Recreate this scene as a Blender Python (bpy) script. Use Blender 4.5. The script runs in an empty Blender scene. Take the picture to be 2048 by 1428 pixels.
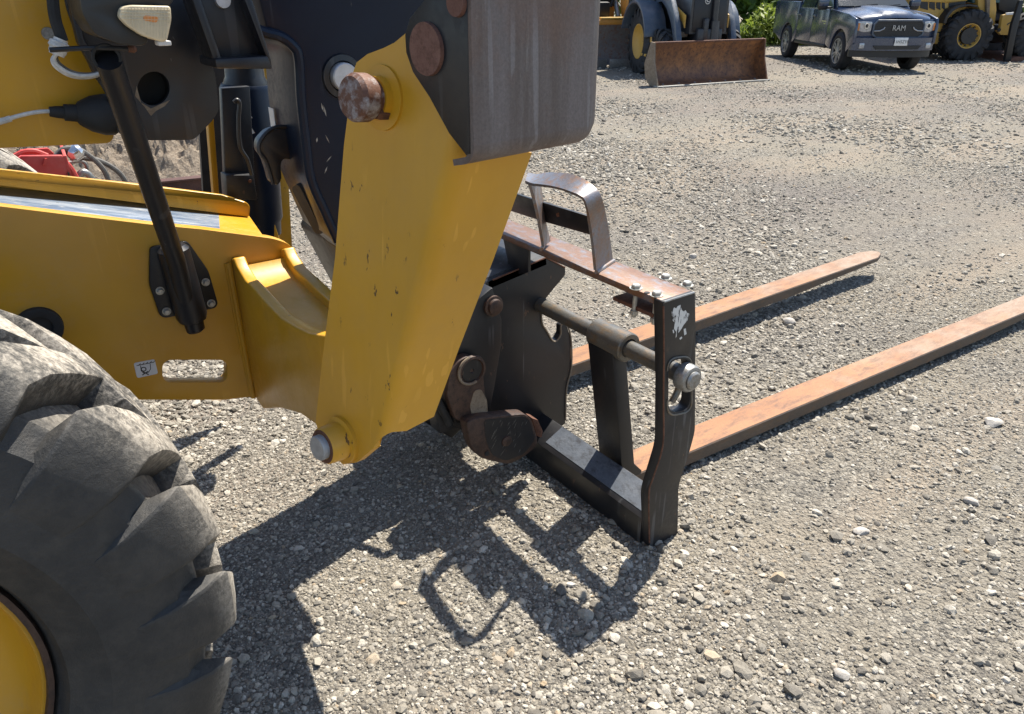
import bpy, bmesh, math, random
import numpy as np
from mathutils import Vector, Matrix, Euler

random.seed(7); rng = np.random.default_rng(11)
scene = bpy.context.scene
COL = scene.collection

# ------------------------------------------------------------------ camera
CAM_F, CAM_HOR, CAM_H, CAM_VPX = 1500.0, -28.0, 1.6, 3350.0
PITCH = math.atan((714 - CAM_HOR) / CAM_F)
YAW = math.atan((CAM_VPX - 1024) * math.cos(PITCH) / CAM_F)
HEAD = Vector((math.cos(YAW), math.sin(YAW), 0)); RIGHT = Vector((math.sin(YAW), -math.cos(YAW), 0)); ZUP = Vector((0, 0, 1))
FWD = HEAD * math.cos(PITCH) - ZUP * math.sin(PITCH)
UPV = HEAD * math.sin(PITCH) + ZUP * math.cos(PITCH)
EYE = Vector((0, 0, CAM_H))
cd = bpy.data.cameras.new('camera'); cam = bpy.data.objects.new('camera', cd); COL.objects.link(cam)
cd.sensor_width = 36; cd.lens = CAM_F / 2048 * 36; cd.clip_start = 0.05; cd.clip_end = 2000
m = Matrix((RIGHT, UPV, -FWD)).transposed().to_4x4(); m.translation = EYE
cam.matrix_world = m
scene.camera = cam

# ------------------------------------------------------------------ sky, sun, exposure
SUN = Vector((0.450, 0.187, 0.873)).normalized()
w = bpy.data.worlds.new('World'); scene.world = w; w.use_nodes = True
nt = w.node_tree; bg = nt.nodes['Background']
sky = nt.nodes.new('ShaderNodeTexSky'); sky.sky_type = 'NISHITA'; sky.sun_disc = False
sky.sun_elevation = math.asin(SUN.z); sky.sun_rotation = math.atan2(SUN.x, SUN.y)
sky.air_density = 1.0; sky.dust_density = 0.6; sky.ozone_density = 1.0
nt.links.new(sky.outputs[0], bg.inputs[0]); bg.inputs[1].default_value = 0.105
sl = bpy.data.lights.new('sun', 'SUN'); sl.energy = 5.0; sl.angle = math.radians(0.53); sl.color = (1.0, 0.945, 0.845)
so = bpy.data.objects.new('sun', sl); COL.objects.link(so)
so.rotation_euler = (-SUN).to_track_quat('-Z', 'Y').to_euler(); so.location = (4, 2, 9)
vs = scene.view_settings; vs.view_transform = 'Standard'; vs.look = 'None'; vs.gamma = 1; vs.use_curve_mapping = False
vs.exposure = 1.0

# ------------------------------------------------------------------ pixel helpers: a point on a real plane of the place
def ray(x, y): return FWD + RIGHT * ((x - 1024) / CAM_F) - UPV * ((y - 714) / CAM_F)
def U(p, n, k):
    n = Vector(n); d = ray(*p); t = (k - n.dot(EYE)) / n.dot(d); return EYE + d * t
def UX(p, x): return U(p, (1, 0, 0), x)
def UY(p, y): return U(p, (0, 1, 0), y)
def UZ(p, z): return U(p, (0, 0, 1), z)

# ------------------------------------------------------------------ object helpers
OFF = {}; XF = {}
def tag(o, label=None, cat=None, group=None, kind=None):
    if label: o['label'] = label
    if cat: o['category'] = cat
    if group: o['group'] = group
    if kind: o['kind'] = kind
    return o
def empty(name, loc=(0, 0, 0), rz=0, parent=None, local=False):
    o = bpy.data.objects.new(name, None); COL.objects.link(o); o.empty_display_size = .2
    if parent is None:
        o.location = loc; o.rotation_euler = (0, 0, rz); OFF[o] = Vector((0, 0, 0)) if local else Vector(loc)
    else:
        o.parent = parent; OFF[o] = OFF[parent]
        if parent in XF: XF[o] = XF[parent]
    return o
def finish(name, bm, mat, parent=None, smooth=0.6, kind=None):
    if parent in XF: bm.transform(XF[parent])
    if parent is not None and OFF[parent].length > 0:
        bmesh.ops.translate(bm, verts=bm.verts, vec=-OFF[parent])
    bmesh.ops.recalc_face_normals(bm, faces=bm.faces)
    me = bpy.data.meshes.new(name); bm.to_mesh(me); bm.free()
    me.materials.append(mat)
    if smooth:
        me.shade_smooth(); me.set_sharp_from_angle(angle=smooth)
    o = bpy.data.objects.new(name, me); COL.objects.link(o)
    if parent is not None:
        o.parent = parent; OFF[o] = OFF[parent]
    else: OFF[o] = Vector((0, 0, 0))
    if kind: o['kind'] = kind
    return o

def roundpoly(pts, r, seg=4):
    """2D/3D polygon with rounded corners; r scalar or list."""
    P = [Vector(p) for p in pts]; n = len(P); out = []
    for i in range(n):
        ri = r[i] if isinstance(r, (list, tuple)) else r
        a, b, c = P[i - 1], P[i], P[(i + 1) % n]
        if ri <= 0: out.append(b); continue
        u = (a - b); v = (c - b); d = min(ri, u.length * .48, v.length * .48)
        p0 = b + u.normalized() * d; p1 = b + v.normalized() * d
        for k in range(seg + 1):
            t = k / seg; out.append(p0 * (1 - t) ** 2 + b * 2 * t * (1 - t) + p1 * t * t)
    return out
def add_slab(bm, pts, vec, holes=(), bevel=0.0, seg=2):
    """closed slab: polygon pts (3D, planar), extruded by vec; optional holes."""
    vec = Vector(vec); P = [Vector(p) for p in pts]
    tmp = bmesh.new()
    def loop(pp):
        vs_ = [tmp.verts.new(p) for p in pp]
        return [tmp.edges.new((vs_[i], vs_[(i + 1) % len(vs_)])) for i in range(len(vs_))]
    ed = loop(P)
    if holes:
        for h in holes: ed += loop([Vector(q) for q in h])
        bmesh.ops.triangle_fill(tmp, edges=ed, use_beauty=True, use_dissolve=False)
    else:
        tmp.faces.new(tmp.verts[:])
    fs = tmp.faces[:]
    bound = [e for e in tmp.edges if len(e.link_faces) == 1]
    r = bmesh.ops.extrude_face_region(tmp, geom=fs, use_keep_orig=True)
    nv = [g for g in r['geom'] if isinstance(g, bmesh.types.BMVert)]
    bmesh.ops.translate(tmp, verts=nv, vec=vec)
    bmesh.ops.recalc_face_normals(tmp, faces=tmp.faces)
    if bevel > 0:
        es = [e for e in tmp.edges if len(e.link_faces) == 2 and e.calc_face_angle(0) > 0.9]
        try: bmesh.ops.bevel(tmp, geom=es, offset=bevel, segments=seg, affect='EDGES', profile=.5, clamp_overlap=True)
        except Exception: pass
    me = bpy.data.meshes.new('t'); tmp.to_mesh(me); tmp.free(); bm.from_mesh(me); bpy.data.meshes.remove(me)
def add_box(bm, c, s, rot=None, bevel=0.0, seg=2):
    tmp = bmesh.new(); bmesh.ops.create_cube(tmp, size=1)
    bmesh.ops.scale(tmp, vec=Vector(s), verts=tmp.verts)
    if bevel > 0: bmesh.ops.bevel(tmp, geom=tmp.edges[:], offset=min(bevel, min(s) * .45), segments=seg, affect='EDGES', profile=.5)
    if rot is not None: bmesh.ops.rotate(tmp, cent=(0, 0, 0), matrix=rot if isinstance(rot, Matrix) else Euler(rot).to_matrix(), verts=tmp.verts)
    bmesh.ops.translate(tmp, vec=Vector(c), verts=tmp.verts)
    me = bpy.data.meshes.new('t'); tmp.to_mesh(me); tmp.free(); bm.from_mesh(me); bpy.data.meshes.remove(me)
def frame_of(d):
    d = Vector(d).normalized(); a = Vector((0, 0, 1)) if abs(d.z) < .9 else Vector((1, 0, 0))
    u = d.cross(a).normalized(); return u, d.cross(u).normalized(), d
def add_lathe(bm, p0, axis, prof, seg=32, cap=True):
    """prof: list of (along, radius) about axis from p0."""
    u, v, d = frame_of(axis); p0 = Vector(p0); rings = []
    for (h, r) in prof:
        rings.append([bm.verts.new(p0 + d * h + (u * math.cos(2 * math.pi * i / seg) + v * math.sin(2 * math.pi * i / seg)) * max(r, 1e-5)) for i in range(seg)])
    for a, b in zip(rings, rings[1:]):
        for i in range(seg): bm.faces.new((a[i], a[(i + 1) % seg], b[(i + 1) % seg], b[i]))
    if cap: bm.faces.new(rings[0][::-1]); bm.faces.new(rings[-1])
def add_cyl(bm, p0, p1, r0, r1=None, seg=20, bev=0.0):
    p0, p1 = Vector(p0), Vector(p1); L = (p1 - p0).length; r1 = r0 if r1 is None else r1
    prof = [(0, r0), (L, r1)] if bev <= 0 else [(0, r0 - bev), (bev * .4, r0 - bev * .3), (bev, r0), (L - bev, r1), (L - bev * .4, r1 - bev * .3), (L, r1 - bev)]
    add_lathe(bm, p0, p1 - p0, prof, seg)
def catmull(P, n=8):
    P = [Vector(p) for p in P]; Q = [P[0] * 2 - P[1]] + P + [P[-1] * 2 - P[-2]]; out = []
    for i in range(1, len(Q) - 2):
        for k in range(n):
            t = k / n; a, b, c, d = Q[i - 1:i + 3]
            out.append(0.5 * ((2 * b) + (c - a) * t + (2 * a - 5 * b + 4 * c - d) * t * t + (-a + 3 * b - 3 * c + d) * t ** 3))
    out.append(P[-1]); return out
def add_tube(bm, P, r, seg=10, smooth=0, cap=True):
    if smooth: P = catmull(P, smooth)
    P = [Vector(p) for p in P]; n = len(P); rings = []
    rr = r if isinstance(r, (list, tuple)) else None
    prev = None
    for i in range(n):
        d = (P[min(i + 1, n - 1)] - P[max(i - 1, 0)]).normalized()
        if prev is None: u, v, _ = frame_of(d)
        else:
            u = (prev - d * prev.dot(d)).normalized(); v = d.cross(u)
        prev = u
        ri = r if rr is None else rr[min(int(i * len(rr) / n), len(rr) - 1)]
        rings.append([bm.verts.new(P[i] + (u * math.cos(2 * math.pi * k / seg) + v * math.sin(2 * math.pi * k / seg)) * ri) for k in range(seg)])
    for a, b in zip(rings, rings[1:]):
        for i in range(seg): bm.faces.new((a[i], a[(i + 1) % seg], b[(i + 1) % seg], b[i]))
    if cap: bm.faces.new(rings[0][::-1]); bm.faces.new(rings[-1])
def add_loft(bm, rings, cap=True, closed=True):
    R = [[bm.verts.new(Vector(p)) for p in ring] for ring in rings]; n = len(R[0])
    for a, b in zip(R, R[1:]):
        for i in range(n if closed else n - 1): bm.faces.new((a[i], a[(i + 1) % n], b[(i + 1) % n], b[i]))
    if cap and closed: bm.faces.new(R[0][::-1]); bm.faces.new(R[-1])
def part(name, mat, parent, fn, smooth=0.6, **kw):
    bm = bmesh.new(); fn(bm); return finish(name, bm, mat, parent, smooth, **kw)
def slab(name, mat, parent, pts, vec, holes=(), bevel=0.0, r=0, seg=2):
    bm = bmesh.new(); add_slab(bm, roundpoly(pts, r) if r else pts, vec, holes, bevel, seg); return finish(name, bm, mat, parent)
def box(name, mat, parent, c, s, rot=None, bevel=0.0): 
    bm = bmesh.new(); add_box(bm, c, s, rot, bevel); return finish(name, bm, mat, parent)
def cyl(name, mat, parent, p0, p1, r0, r1=None, seg=20, bev=0.0):
    bm = bmesh.new(); add_cyl(bm, p0, p1, r0, r1, seg, bev); return finish(name, bm, mat, parent)
def tube(name, mat, parent, P, r, seg=10, smooth=0):
    bm = bmesh.new(); add_tube(bm, P, r, seg, smooth); return finish(name, bm, mat, parent)
def ellipse_px(c, rx, ry, n=28, rot=0): return [(c[0] + rx * math.cos(2 * math.pi * i / n) * math.cos(rot) - ry * math.sin(2 * math.pi * i / n) * math.sin(rot), c[1] + rx * math.cos(2 * math.pi * i / n) * math.sin(rot) + ry * math.sin(2 * math.pi * i / n) * math.cos(rot)) for i in range(n)]
def hexbolt(bm, p, n, r, h, washer=True):
    u, v, d = frame_of(n); p = Vector(p)
    if washer: add_lathe(bm, p, d, [(0, r * 1.35), (h * .2, r * 1.35)], 16); p = p + d * h * .2
    add_lathe(bm, p, d, [(0, r), (h * .75, r), (h, r * .8)], 6)
def text(name, body, mat, parent, loc, xdir, ydir, size, depth=.002, align='CENTER'):
    cu = bpy.data.curves.new(name, 'FONT'); cu.body = body; cu.size = size; cu.extrude = depth; cu.align_x = align; cu.align_y = 'CENTER'; cu.resolution_u = 3
    o = bpy.data.objects.new(name, cu); COL.objects.link(o)
    dg = bpy.context.evaluated_depsgraph_get(); me = bpy.data.meshes.new_from_object(o.evaluated_get(dg)); bpy.data.objects.remove(o); bpy.data.curves.remove(cu)
    x = Vector(xdir).normalized(); y = Vector(ydir).normalized(); z = x.cross(y)
    M = Matrix((x, y, z)).transposed().to_4x4(); M.translation = Vector(loc) - (OFF[parent] if parent else Vector((0, 0, 0)))
    me.transform(M); me.materials.clear(); me.materials.append(mat)
    ob = bpy.data.objects.new(name, me); COL.objects.link(ob); ob.parent = parent; OFF[ob] = OFF[parent] if parent else Vector((0, 0, 0))
    return ob

# ------------------------------------------------------------------ materials
class NT:
    def __init__(s, name):
        s.m = bpy.data.materials.new(name); s.m.use_nodes = True; s.t = s.m.node_tree; s.b = s.t.nodes['Principled BSDF']
        s.co = s.t.nodes.new('ShaderNodeTexCoord').outputs['Object']
    def n(s, t, **k):
        x = s.t.nodes.new('ShaderNode' + t)
        for a, b in k.items(): setattr(x, a, b)
        return x
    def l(s, a, b): s.t.links.new(a, b)
    def val(s, sock, v):
        if hasattr(v, 'node'): s.l(v, sock)
        else: sock.default_value = v
    def scale(s, v, co=None, rot=(0, 0, 0)):
        x = s.n('Mapping'); s.l(co or s.co, x.inputs[0]); x.inputs['Scale'].default_value = v; x.inputs['Rotation'].default_value = rot; return x.outputs[0]
    def noise(s, sc, det=4, rough=.6, co=None, dist=0):
        x = s.n('TexNoise'); s.l(co or s.co, x.inputs['Vector']); x.inputs['Scale'].default_value = sc; x.inputs['Detail'].default_value = det; x.inputs['Roughness'].default_value = rough; x.inputs['Distortion'].default_value = dist
        return x.outputs['Fac']
    def vor(s, sc, co=None, feature='F1', rnd=1):
        x = s.n('TexVoronoi', feature=feature); s.l(co or s.co, x.inputs['Vector']); x.inputs['Scale'].default_value = sc; x.inputs['Randomness'].default_value = rnd; return x
    def ramp(s, fac, *stops):
        x = s.n('ValToRGB'); s.l(fac, x.inputs[0]); e = x.color_ramp.elements
        while len(e) < len(stops): e.new(.5)
        for el, (p, c) in zip(e, stops):
            el.position = p; el.color = (c, c, c, 1) if not isinstance(c, (tuple, list)) else (*c, 1)
        return x.outputs[0]
    def mix(s, fac, a, b, mode='MIX'):
        x = s.n('Mix', data_type='RGBA', blend_type=mode)
        s.val(x.inputs[0], fac)
        for sock, v in ((x.inputs[6], a), (x.inputs[7], b)):
            if hasattr(v, 'node'): s.l(v, sock)
            else: sock.default_value = (*v, 1) if len(v) == 3 else v
        return x.outputs[2]
    def math(s, op, a, b=0, c=None):
        x = s.n('Math', operation=op); s.val(x.inputs[0], a); s.val(x.inputs[1], b)
        if c is not None: s.val(x.inputs[2], c)
        return x.outputs[0]
    def bump(s, h, st=.3, dist=.01, normal=None):
        x = s.n('Bump'); s.l(h, x.inputs['Height']); x.inputs['Strength'].default_value = st; x.inputs['Distance'].default_value = dist
        if normal: s.l(normal, x.inputs['Normal'])
        return x.outputs[0]
    def out(s, col=None, rough=None, metal=None, normal=None, spec=None, coat=None):
        b = s.b.inputs
        for k, v in (('Base Color', col), ('Roughness', rough), ('Metallic', metal), ('Normal', normal), ('Specular IOR Level', spec), ('Coat Weight', coat)):
            if v is None: continue
            if hasattr(v, 'node'): s.l(v, b[k])
            else: b[k].default_value = (*v, 1) if isinstance(v, tuple) and len(v) == 3 else v
        return s.m
def plain(name, col, rough=.5, metal=0, var=.12, sc=18, bump=0.0):
    s = NT(name); f = s.ramp(s.noise(sc, 5, .65), (.3, 1 - var * 2), (.7, 1 + var))
    c = s.mix(1.0, col, f, 'MULTIPLY')
    nrm = s.bump(s.noise(sc * 6, 3), bump, .004) if bump else None
    return s.out(c, s.math('ADD', s.math('MULTIPLY', s.noise(sc * 2, 3), .25), rough - .12), metal, nrm)
def paint(name, col, rough=.38, chip=.02, chipcol=(.09, .045, .03), dust=.25, dustcol=(.36, .31, .25), sc=1.0, streak=True, coat=.0, scratch=.35, grime=.25, cover=(.45, .62)):
    """worn machine paint: tone drift, grime runs, dust film, chips, fine scratches"""
    s = NT(name)
    tone = s.ramp(s.noise(1.7 * sc, 5, .6), (.3, .84), (.7, 1.08))
    c = s.mix(1.0, col, tone, 'MULTIPLY')
    run = s.noise(9 * sc, 6, .7, co=s.scale((1, 1, .12)))
    gm = s.math('MULTIPLY', s.ramp(run, (.48, 0), (.70, 1)), s.ramp(s.noise(2.9 * sc, 3), (.4, 0), (.65, 1)))
    c = s.mix(s.math('MULTIPLY', gm, grime), c, tuple(x * .35 + .008 for x in col))
    d1 = s.noise(5 * sc, 8, .72); d2 = s.noise(70 * sc, 5, .7)
    dm = s.math('MULTIPLY', s.ramp(d1, (.42, 0), (.72, 1)), s.ramp(d2, (.35, .25), (.65, 1)))
    c = s.mix(s.math('MULTIPLY', dm, dust), c, dustcol)
    ch = s.noise(42 * sc, 4, .65, co=s.scale((1, 1, .38), rot=(.5, .75, .2))); cov = s.ramp(s.noise(3.1 * sc, 3), (cover[0], 0), (cover[1], 1))
    cm = s.math('MULTIPLY', s.ramp(ch, (.715 - chip, 0), (.725 - chip, 1)), cov)
    ms = []
    for k, (rt, fr, th) in enumerate((((.9, .25, .6), 30, .655), ((.2, 1.1, 1.9), 22, .66), ((1.7, .4, .1), 36, .67))):
        sr = s.noise(fr * sc, 2, .5, co=s.scale((1, 1, .035), rot=rt)); ms.append(s.math('MULTIPLY', s.ramp(sr, (th, 0), (th + .012, 1)), s.ramp(s.noise(3.5 * sc + k, 2), (.50, 0), (.60, 1))))
    sm = s.math('MAXIMUM', ms[0], s.math('MAXIMUM', ms[1], ms[2]))
    if streak: c = s.mix(s.math('MULTIPLY', sm, scratch), c, tuple(min(1, x * 1.35 + .05) for x in col))
    c = s.mix(cm, c, chipcol)
    r = s.math('ADD', s.math('MULTIPLY', dm, .25), s.math('ADD', s.math('MULTIPLY', d2, .20), s.math('ADD', s.math('MULTIPLY', gm, .15), rough - .09)))
    h = s.math('SUBTRACT', s.math('MULTIPLY', s.noise(160 * sc, 2), .10), cm)
    wob = s.bump(s.noise(2.5 * sc, 2), .10, .02)
    return s.out(c, r, 0, s.bump(h, .22, .0015, wob), coat=coat)
def rusty(name, c1, c2, c3, sc=1.0, aniso=(1, 1, 1), rough=.7, metal=.2, bump=.35):
    s = NT(name); co = s.scale(aniso)
    a = s.noise(4 * sc, 8, .7, co); b = s.noise(22 * sc, 7, .7, co); f = s.noise(120 * sc, 4, .7, co)
    c = s.mix(s.ramp(a, (.36, 0), (.62, 1)), c1, c2)
    c = s.mix(s.ramp(b, (.48, 0), (.68, 1)), c, c3)
    c = s.mix(.5, c, s.ramp(f, (.3, .55), (.7, 1.25)), 'MULTIPLY')
    r = s.math('ADD', s.math('MULTIPLY', b, .35), rough - .2)
    return s.out(c, r, metal, s.bump(s.math('ADD', b, s.math('MULTIPLY', f, .6)), bump, .003))

YEL = (.565, .287, .013)
M = {}
M['yellow'] = paint('yellow paint', YEL, .34, .0, dust=.18, grime=.12, scratch=.2)
M['yellow_chip'] = paint('scratched yellow paint', YEL, .36, .062, dust=.14, chipcol=(.05, .022, .012), scratch=.3, grime=.12, cover=(.51, .60))
M['black'] = paint('black machine paint', (.010, .011, .015), .36, .008, chipcol=(.14, .13, .12), dust=.05, dustcol=(.16, .14, .13))
M['black_worn'] = paint('worn black steel', (.012, .012, .014), .38, .040, chipcol=(.10, .055, .035), dust=.16, dustcol=(.11, .095, .085), scratch=1.0, cover=(.34, .5))
M['navy'] = paint('blue black boom paint', (.005, .011, .026), .30, .0, chipcol=(.2, .19, .18), dust=.03, dustcol=(.12, .12, .12))
M['navy'].node_tree.nodes['Principled BSDF'].inputs['Specular IOR Level'].default_value = .22
M['plastic'] = plain('black plastic', (.016, .017, .019), .42, 0, .2, 30)
M['rubber'] = plain('black rubber', (.018, .018, .019), .75, 0, .25, 30, .15)
def mat_pad():
    s = NT('bare foot plate'); co = s.scale((1, 1, .06)); a = s.noise(22, 6, .7, co); b = s.noise(60, 5, .7, co); g = s.noise(5, 7, .7); f = s.noise(220, 3, .7)
    c = s.mix(s.ramp(a, (.36, 0), (.66, 1)), (.10, .080, .074), (.165, .142, .138))
    c = s.mix(s.ramp(b, (.58, 0), (.72, .6)), c, (.22, .205, .20))
    c = s.mix(s.math('MULTIPLY', s.ramp(g, (.46, 0), (.66, 1)), .55), c, (.15, .082, .055))
    ms = []
    for rt, th in (((.9, .25, .6), .66), ((.3, 1.0, .2), .665)):
        ms.append(s.math('MULTIPLY', s.ramp(s.noise(34, 2, .5, s.scale((1, 1, .05), rot=rt)), (th, 0), (th + .015, 1)), s.ramp(s.noise(4, 2), (.48, 0), (.6, 1))))
    sm = s.math('MAXIMUM', ms[0], ms[1]); c = s.mix(s.math('MULTIPLY', sm, .32), c, (.30, .29, .30))
    c = s.mix(.5, c, s.ramp(f, (.3, .65), (.7, 1.25)), 'MULTIPLY')
    return s.out(c, s.math('ADD', s.math('MULTIPLY', a, .3), .38), .35, s.bump(s.math('ADD', b, f), .2, .002))
M['pad'] = mat_pad()
M['padedge'] = rusty('foot plate edge', (.10, .06, .05), (.14, .09, .075), (.08, .045, .035), 2, (1, 1, 1), .6, .3, .25)
M['rust'] = rusty('rust', (.11, .045, .025), (.17, .075, .045), (.07, .03, .02), 2.5)
M['scraped'] = rusty('scraped rusty pin', (.12, .05, .03), (.15, .07, .045), (.38, .36, .36), 2.0)
M['rustpin'] = rusty('rusty pin face', (.16, .075, .055), (.20, .10, .075), (.11, .05, .035), 3)
def mat_fork():
    s = NT('fork top'); s.co = s.n('NewGeometry').outputs['Position']
    co = s.scale((.55, 1.5, 1)); a = s.noise(4, 7, .7, co); b = s.noise(16, 7, .75, co); f = s.noise(140, 4, .7); p = s.noise(7, 5, .6)
    c = s.mix(s.ramp(a, (.36, 0), (.64, 1)), (.25, .098, .028), (.31, .15, .056))
    c = s.mix(s.ramp(b, (.46, 0), (.66, .9)), c, (.12, .05, .025))
    sep = s.n('SeparateXYZ'); s.l(s.co, sep.inputs[0])
    tipw = s.ramp(s.math('ADD', s.math('MULTIPLY', s.math('SUBTRACT', sep.outputs[0], 1.9), .30), s.math('MULTIPLY', s.math('SUBTRACT', p, .5), 1.3)), (.28, 0), (.72, 1))
    c = s.mix(s.math('MULTIPLY', tipw, .85), c, s.mix(s.ramp(b, (.4, 0), (.65, 1)), (.27, .20, .145), (.185, .112, .062)))
    c = s.mix(.5, c, s.ramp(f, (.3, .6), (.7, 1.25)), 'MULTIPLY')
    return s.out(c, s.math('ADD', s.math('MULTIPLY', b, .35), .38), .12, s.bump(s.math('ADD', b, f), .25, .002))
M['fork'] = mat_fork()
M['forkside'] = rusty('fork side steel', (.075, .06, .05), (.12, .09, .07), (.16, .10, .06), 1.5, (.4, 1, 1), .6, .25, .2)
M['barrust'] = rusty('rusted bar', (.17, .078, .042), (.20, .118, .078), (.15, .165, .20), 1.6, (1, .5, 1), .5, .3, .2)
M['worn'] = rusty('worn bright strap', (.20, .155, .13), (.22, .235, .27), (.27, .15, .085), 2.2, (1, 1, 1), .45, .45, .2)
M['beamtop'] = rusty('worn beam top with sky tint', (.10, .115, .14), (.16, .175, .20), (.05, .05, .055), 1.8, (1, .6, 1), .45, .3, .15)  # worn steel, with the sky's blue reflection put into the colour
M['steel'] = rusty('dull steel', (.26, .26, .25), (.33, .33, .32), (.20, .17, .14), 3, (1, 1, 1), .45, .6, .15)
M['zinc'] = plain('zinc bolt', (.42, .41, .37), .45, .5, .2, 60)
M['pinface'] = plain('grey pin face', (.36, .37, .38), .5, .35, .15, 40, .1)
M['silver'] = plain('silver pin', (.52, .53, .55), .42, .4, .12, 30)
M['shaft'] = rusty('greasy shaft', (.11, .105, .095), (.17, .16, .14), (.19, .13, .075), 2, (1, .5, 1), .42, .4, .2)
M['brown'] = rusty('muddy rust', (.050, .027, .020), (.085, .048, .034), (.022, .016, .015), 2.2, (1, 1, 1), .6, .15, .4)
M['mud'] = rusty('dried mud', (.19, .145, .10), (.25, .20, .145), (.14, .10, .07), 3, (1, 1, 1), .9, 0, .5)
M['white'] = plain('white paint', (.72, .71, .69), .5, 0, .08)
s_ = NT('torn white film'); M['film'] = s_.out(s_.mix(s_.ramp(s_.noise(70, 4, .7, s_.scale((1, 1, .25), rot=(.2, .8, 0))), (.56, 0), (.59, 1)), (.62, .61, .58), (.02, .02, .022)), .55)
M['print'] = plain('black print', (.03, .03, .03), .6, 0, 0)
M['decal'] = plain('grey white decal', (.62, .63, .63), .45, 0, .06)
M['cream'] = plain('aged lens', (.66, .56, .38), .3, 0, .1, 30)
M['amber'] = plain('amber lens', (.62, .22, .05), .25, 0, .1)
M['wirewhite'] = plain('white tape', (.62, .60, .57), .6, 0, .2, 60)
M['teal'] = plain('teal plastic', (.25, .55, .52), .5)
M['redpaint'] = paint('red paint', (.48, .035, .025), .45, .01, dust=.3)
M['hose'] = plain('dusty hose', (.13, .12, .105), .7, 0, .25, 40)
M['beambrown'] = rusty('primer brown steel', (.10, .05, .04), (.13, .065, .05), (.08, .05, .045), 1.5)
M['glass'] = plain('dark glass', (.02, .028, .032), .06, 0, .05)
M['chrome'] = plain('chrome', (.62, .62, .63), .18, .9, .05)
M['alloy'] = plain('alloy', (.42, .42, .43), .35, .7, .08)

def mat_deck():
    s = NT('scuffed deck'); co = s.scale((.16, 2.0, 1), rot=(0, 0, .0))
    a = s.noise(18, 6, .7, co); b = s.noise(60, 4, .7, co); g = s.noise(40, 3, .6)
    c = s.mix(s.ramp(a, (.38, 0), (.64, 1)), (.10, .15, .23), (.36, .40, .45))
    c = s.mix(s.ramp(b, (.58, 0), (.66, .8)), c, (.62, .60, .54))
    c = s.mix(s.ramp(g, (.70, 0), (.72, 1)), c, (.02, .02, .02))
    return s.out(c, .34, .25, s.bump(a, .15, .002))
M['deck'] = mat_deck()
def mat_tyre():
    s = NT('dusty tyre with lug shade'); nrm = s.n('NewGeometry')
    at = s.n('Attribute', attribute_name='tread'); t = at.outputs['Fac']  # tread mask: real dust, with the shade of the lower lugs worked in
    a = s.noise(7, 8, .72); b = s.noise(90, 6, .75); g = s.noise(26, 6, .7)
    base = s.mix(s.ramp(a, (.35, 0), (.7, 1)), (.017, .018, .019), (.042, .040, .038))
    base = s.mix(s.math('MULTIPLY', s.ramp(g, (.45, 0), (.75, 1)), .45), base, (.085, .075, .062))
    dust = s.mix(s.ramp(b, (.35, 0), (.65, 1)), (.25, .22, .18), (.50, .45, .38))
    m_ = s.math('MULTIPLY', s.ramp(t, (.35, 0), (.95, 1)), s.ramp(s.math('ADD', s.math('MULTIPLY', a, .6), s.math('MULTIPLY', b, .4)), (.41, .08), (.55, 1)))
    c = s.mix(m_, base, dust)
    return s.out(c, s.math('ADD', s.math('MULTIPLY', m_, .25), .62), 0, s.bump(s.math('ADD', b, s.math('MULTIPLY', g, .6)), .5, .006))
M['tyre'] = mat_tyre()
def mat_ground():
    s = NT('gravel yard')
    geo = s.n('NewGeometry').outputs['Position']; s.co = geo
    v1 = s.vor(52); v2 = s.vor(120); v3 = s.vor(26)
    big = s.noise(.20, 6, .6, dist=.5); mid = s.noise(1.3, 6, .65); fine = s.noise(300, 4, .75); grit = s.noise(90, 5, .75)
    tr = s.noise(.9, 5, .6, co=s.scale((.22, 1.3, 1), rot=(0, 0, -.45))); tr2 = s.noise(.8, 4, .6, co=s.scale((.25, 1.6, 1), rot=(0, 0, .35)))
    cell = s.mix(.5, v1.outputs['Color'], v2.outputs['Color']); bw = s.n('RGBToBW'); s.l(cell, bw.inputs[0])
    grey = s.ramp(bw.outputs[0], (.18, (.085, .082, .078)), (.42, (.18, .163, .138)), (.60, (.28, .255, .21)), (.85, (.47, .43, .36)))
    fines = s.mix(s.ramp(grit, (.32, 0), (.68, 1)), (.18, .155, .118), (.38, .335, .265))
    tan = s.mix(s.ramp(grit, (.3, 0), (.7, 1)), (.22, .178, .132), (.41, .342, .265))
    dark = s.mix(s.ramp(grit, (.3, 0), (.7, 1)), (.10, .088, .085), (.24, .21, .195))
    c = s.mix(s.ramp(mid, (.40, .15), (.62, .9)), grey, fines)
    trm = s.math('MAXIMUM', s.ramp(tr, (.50, 0), (.62, 1)), s.math('MULTIPLY', s.ramp(tr2, (.54, 0), (.66, 1)), .8))
    c = s.mix(s.math('MULTIPLY', trm, .7), c, tan)
    c = s.mix(s.math('MULTIPLY', s.ramp(big, (.44, 0), (.60, 1)), .55), c, dark)
    c = s.mix(.6, c, s.ramp(fine, (.3, .5), (.7, 1.4)), 'MULTIPLY')
    d1 = s.math('SUBTRACT', 1, v1.outputs['Distance']); d2 = s.math('SUBTRACT', 1, v2.outputs['Distance'])
    h = s.math('ADD', s.math('MULTIPLY', d1, .8), s.math('ADD', s.math('MULTIPLY', d2, .5), s.math('ADD', s.math('MULTIPLY', s.noise(9, 5, .65), 1.4), s.math('MULTIPLY', grit, .5))))
    return s.out(c, .92, 0, s.bump(h, .9, .022), spec=.2)
M['ground'] = mat_ground()
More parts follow.
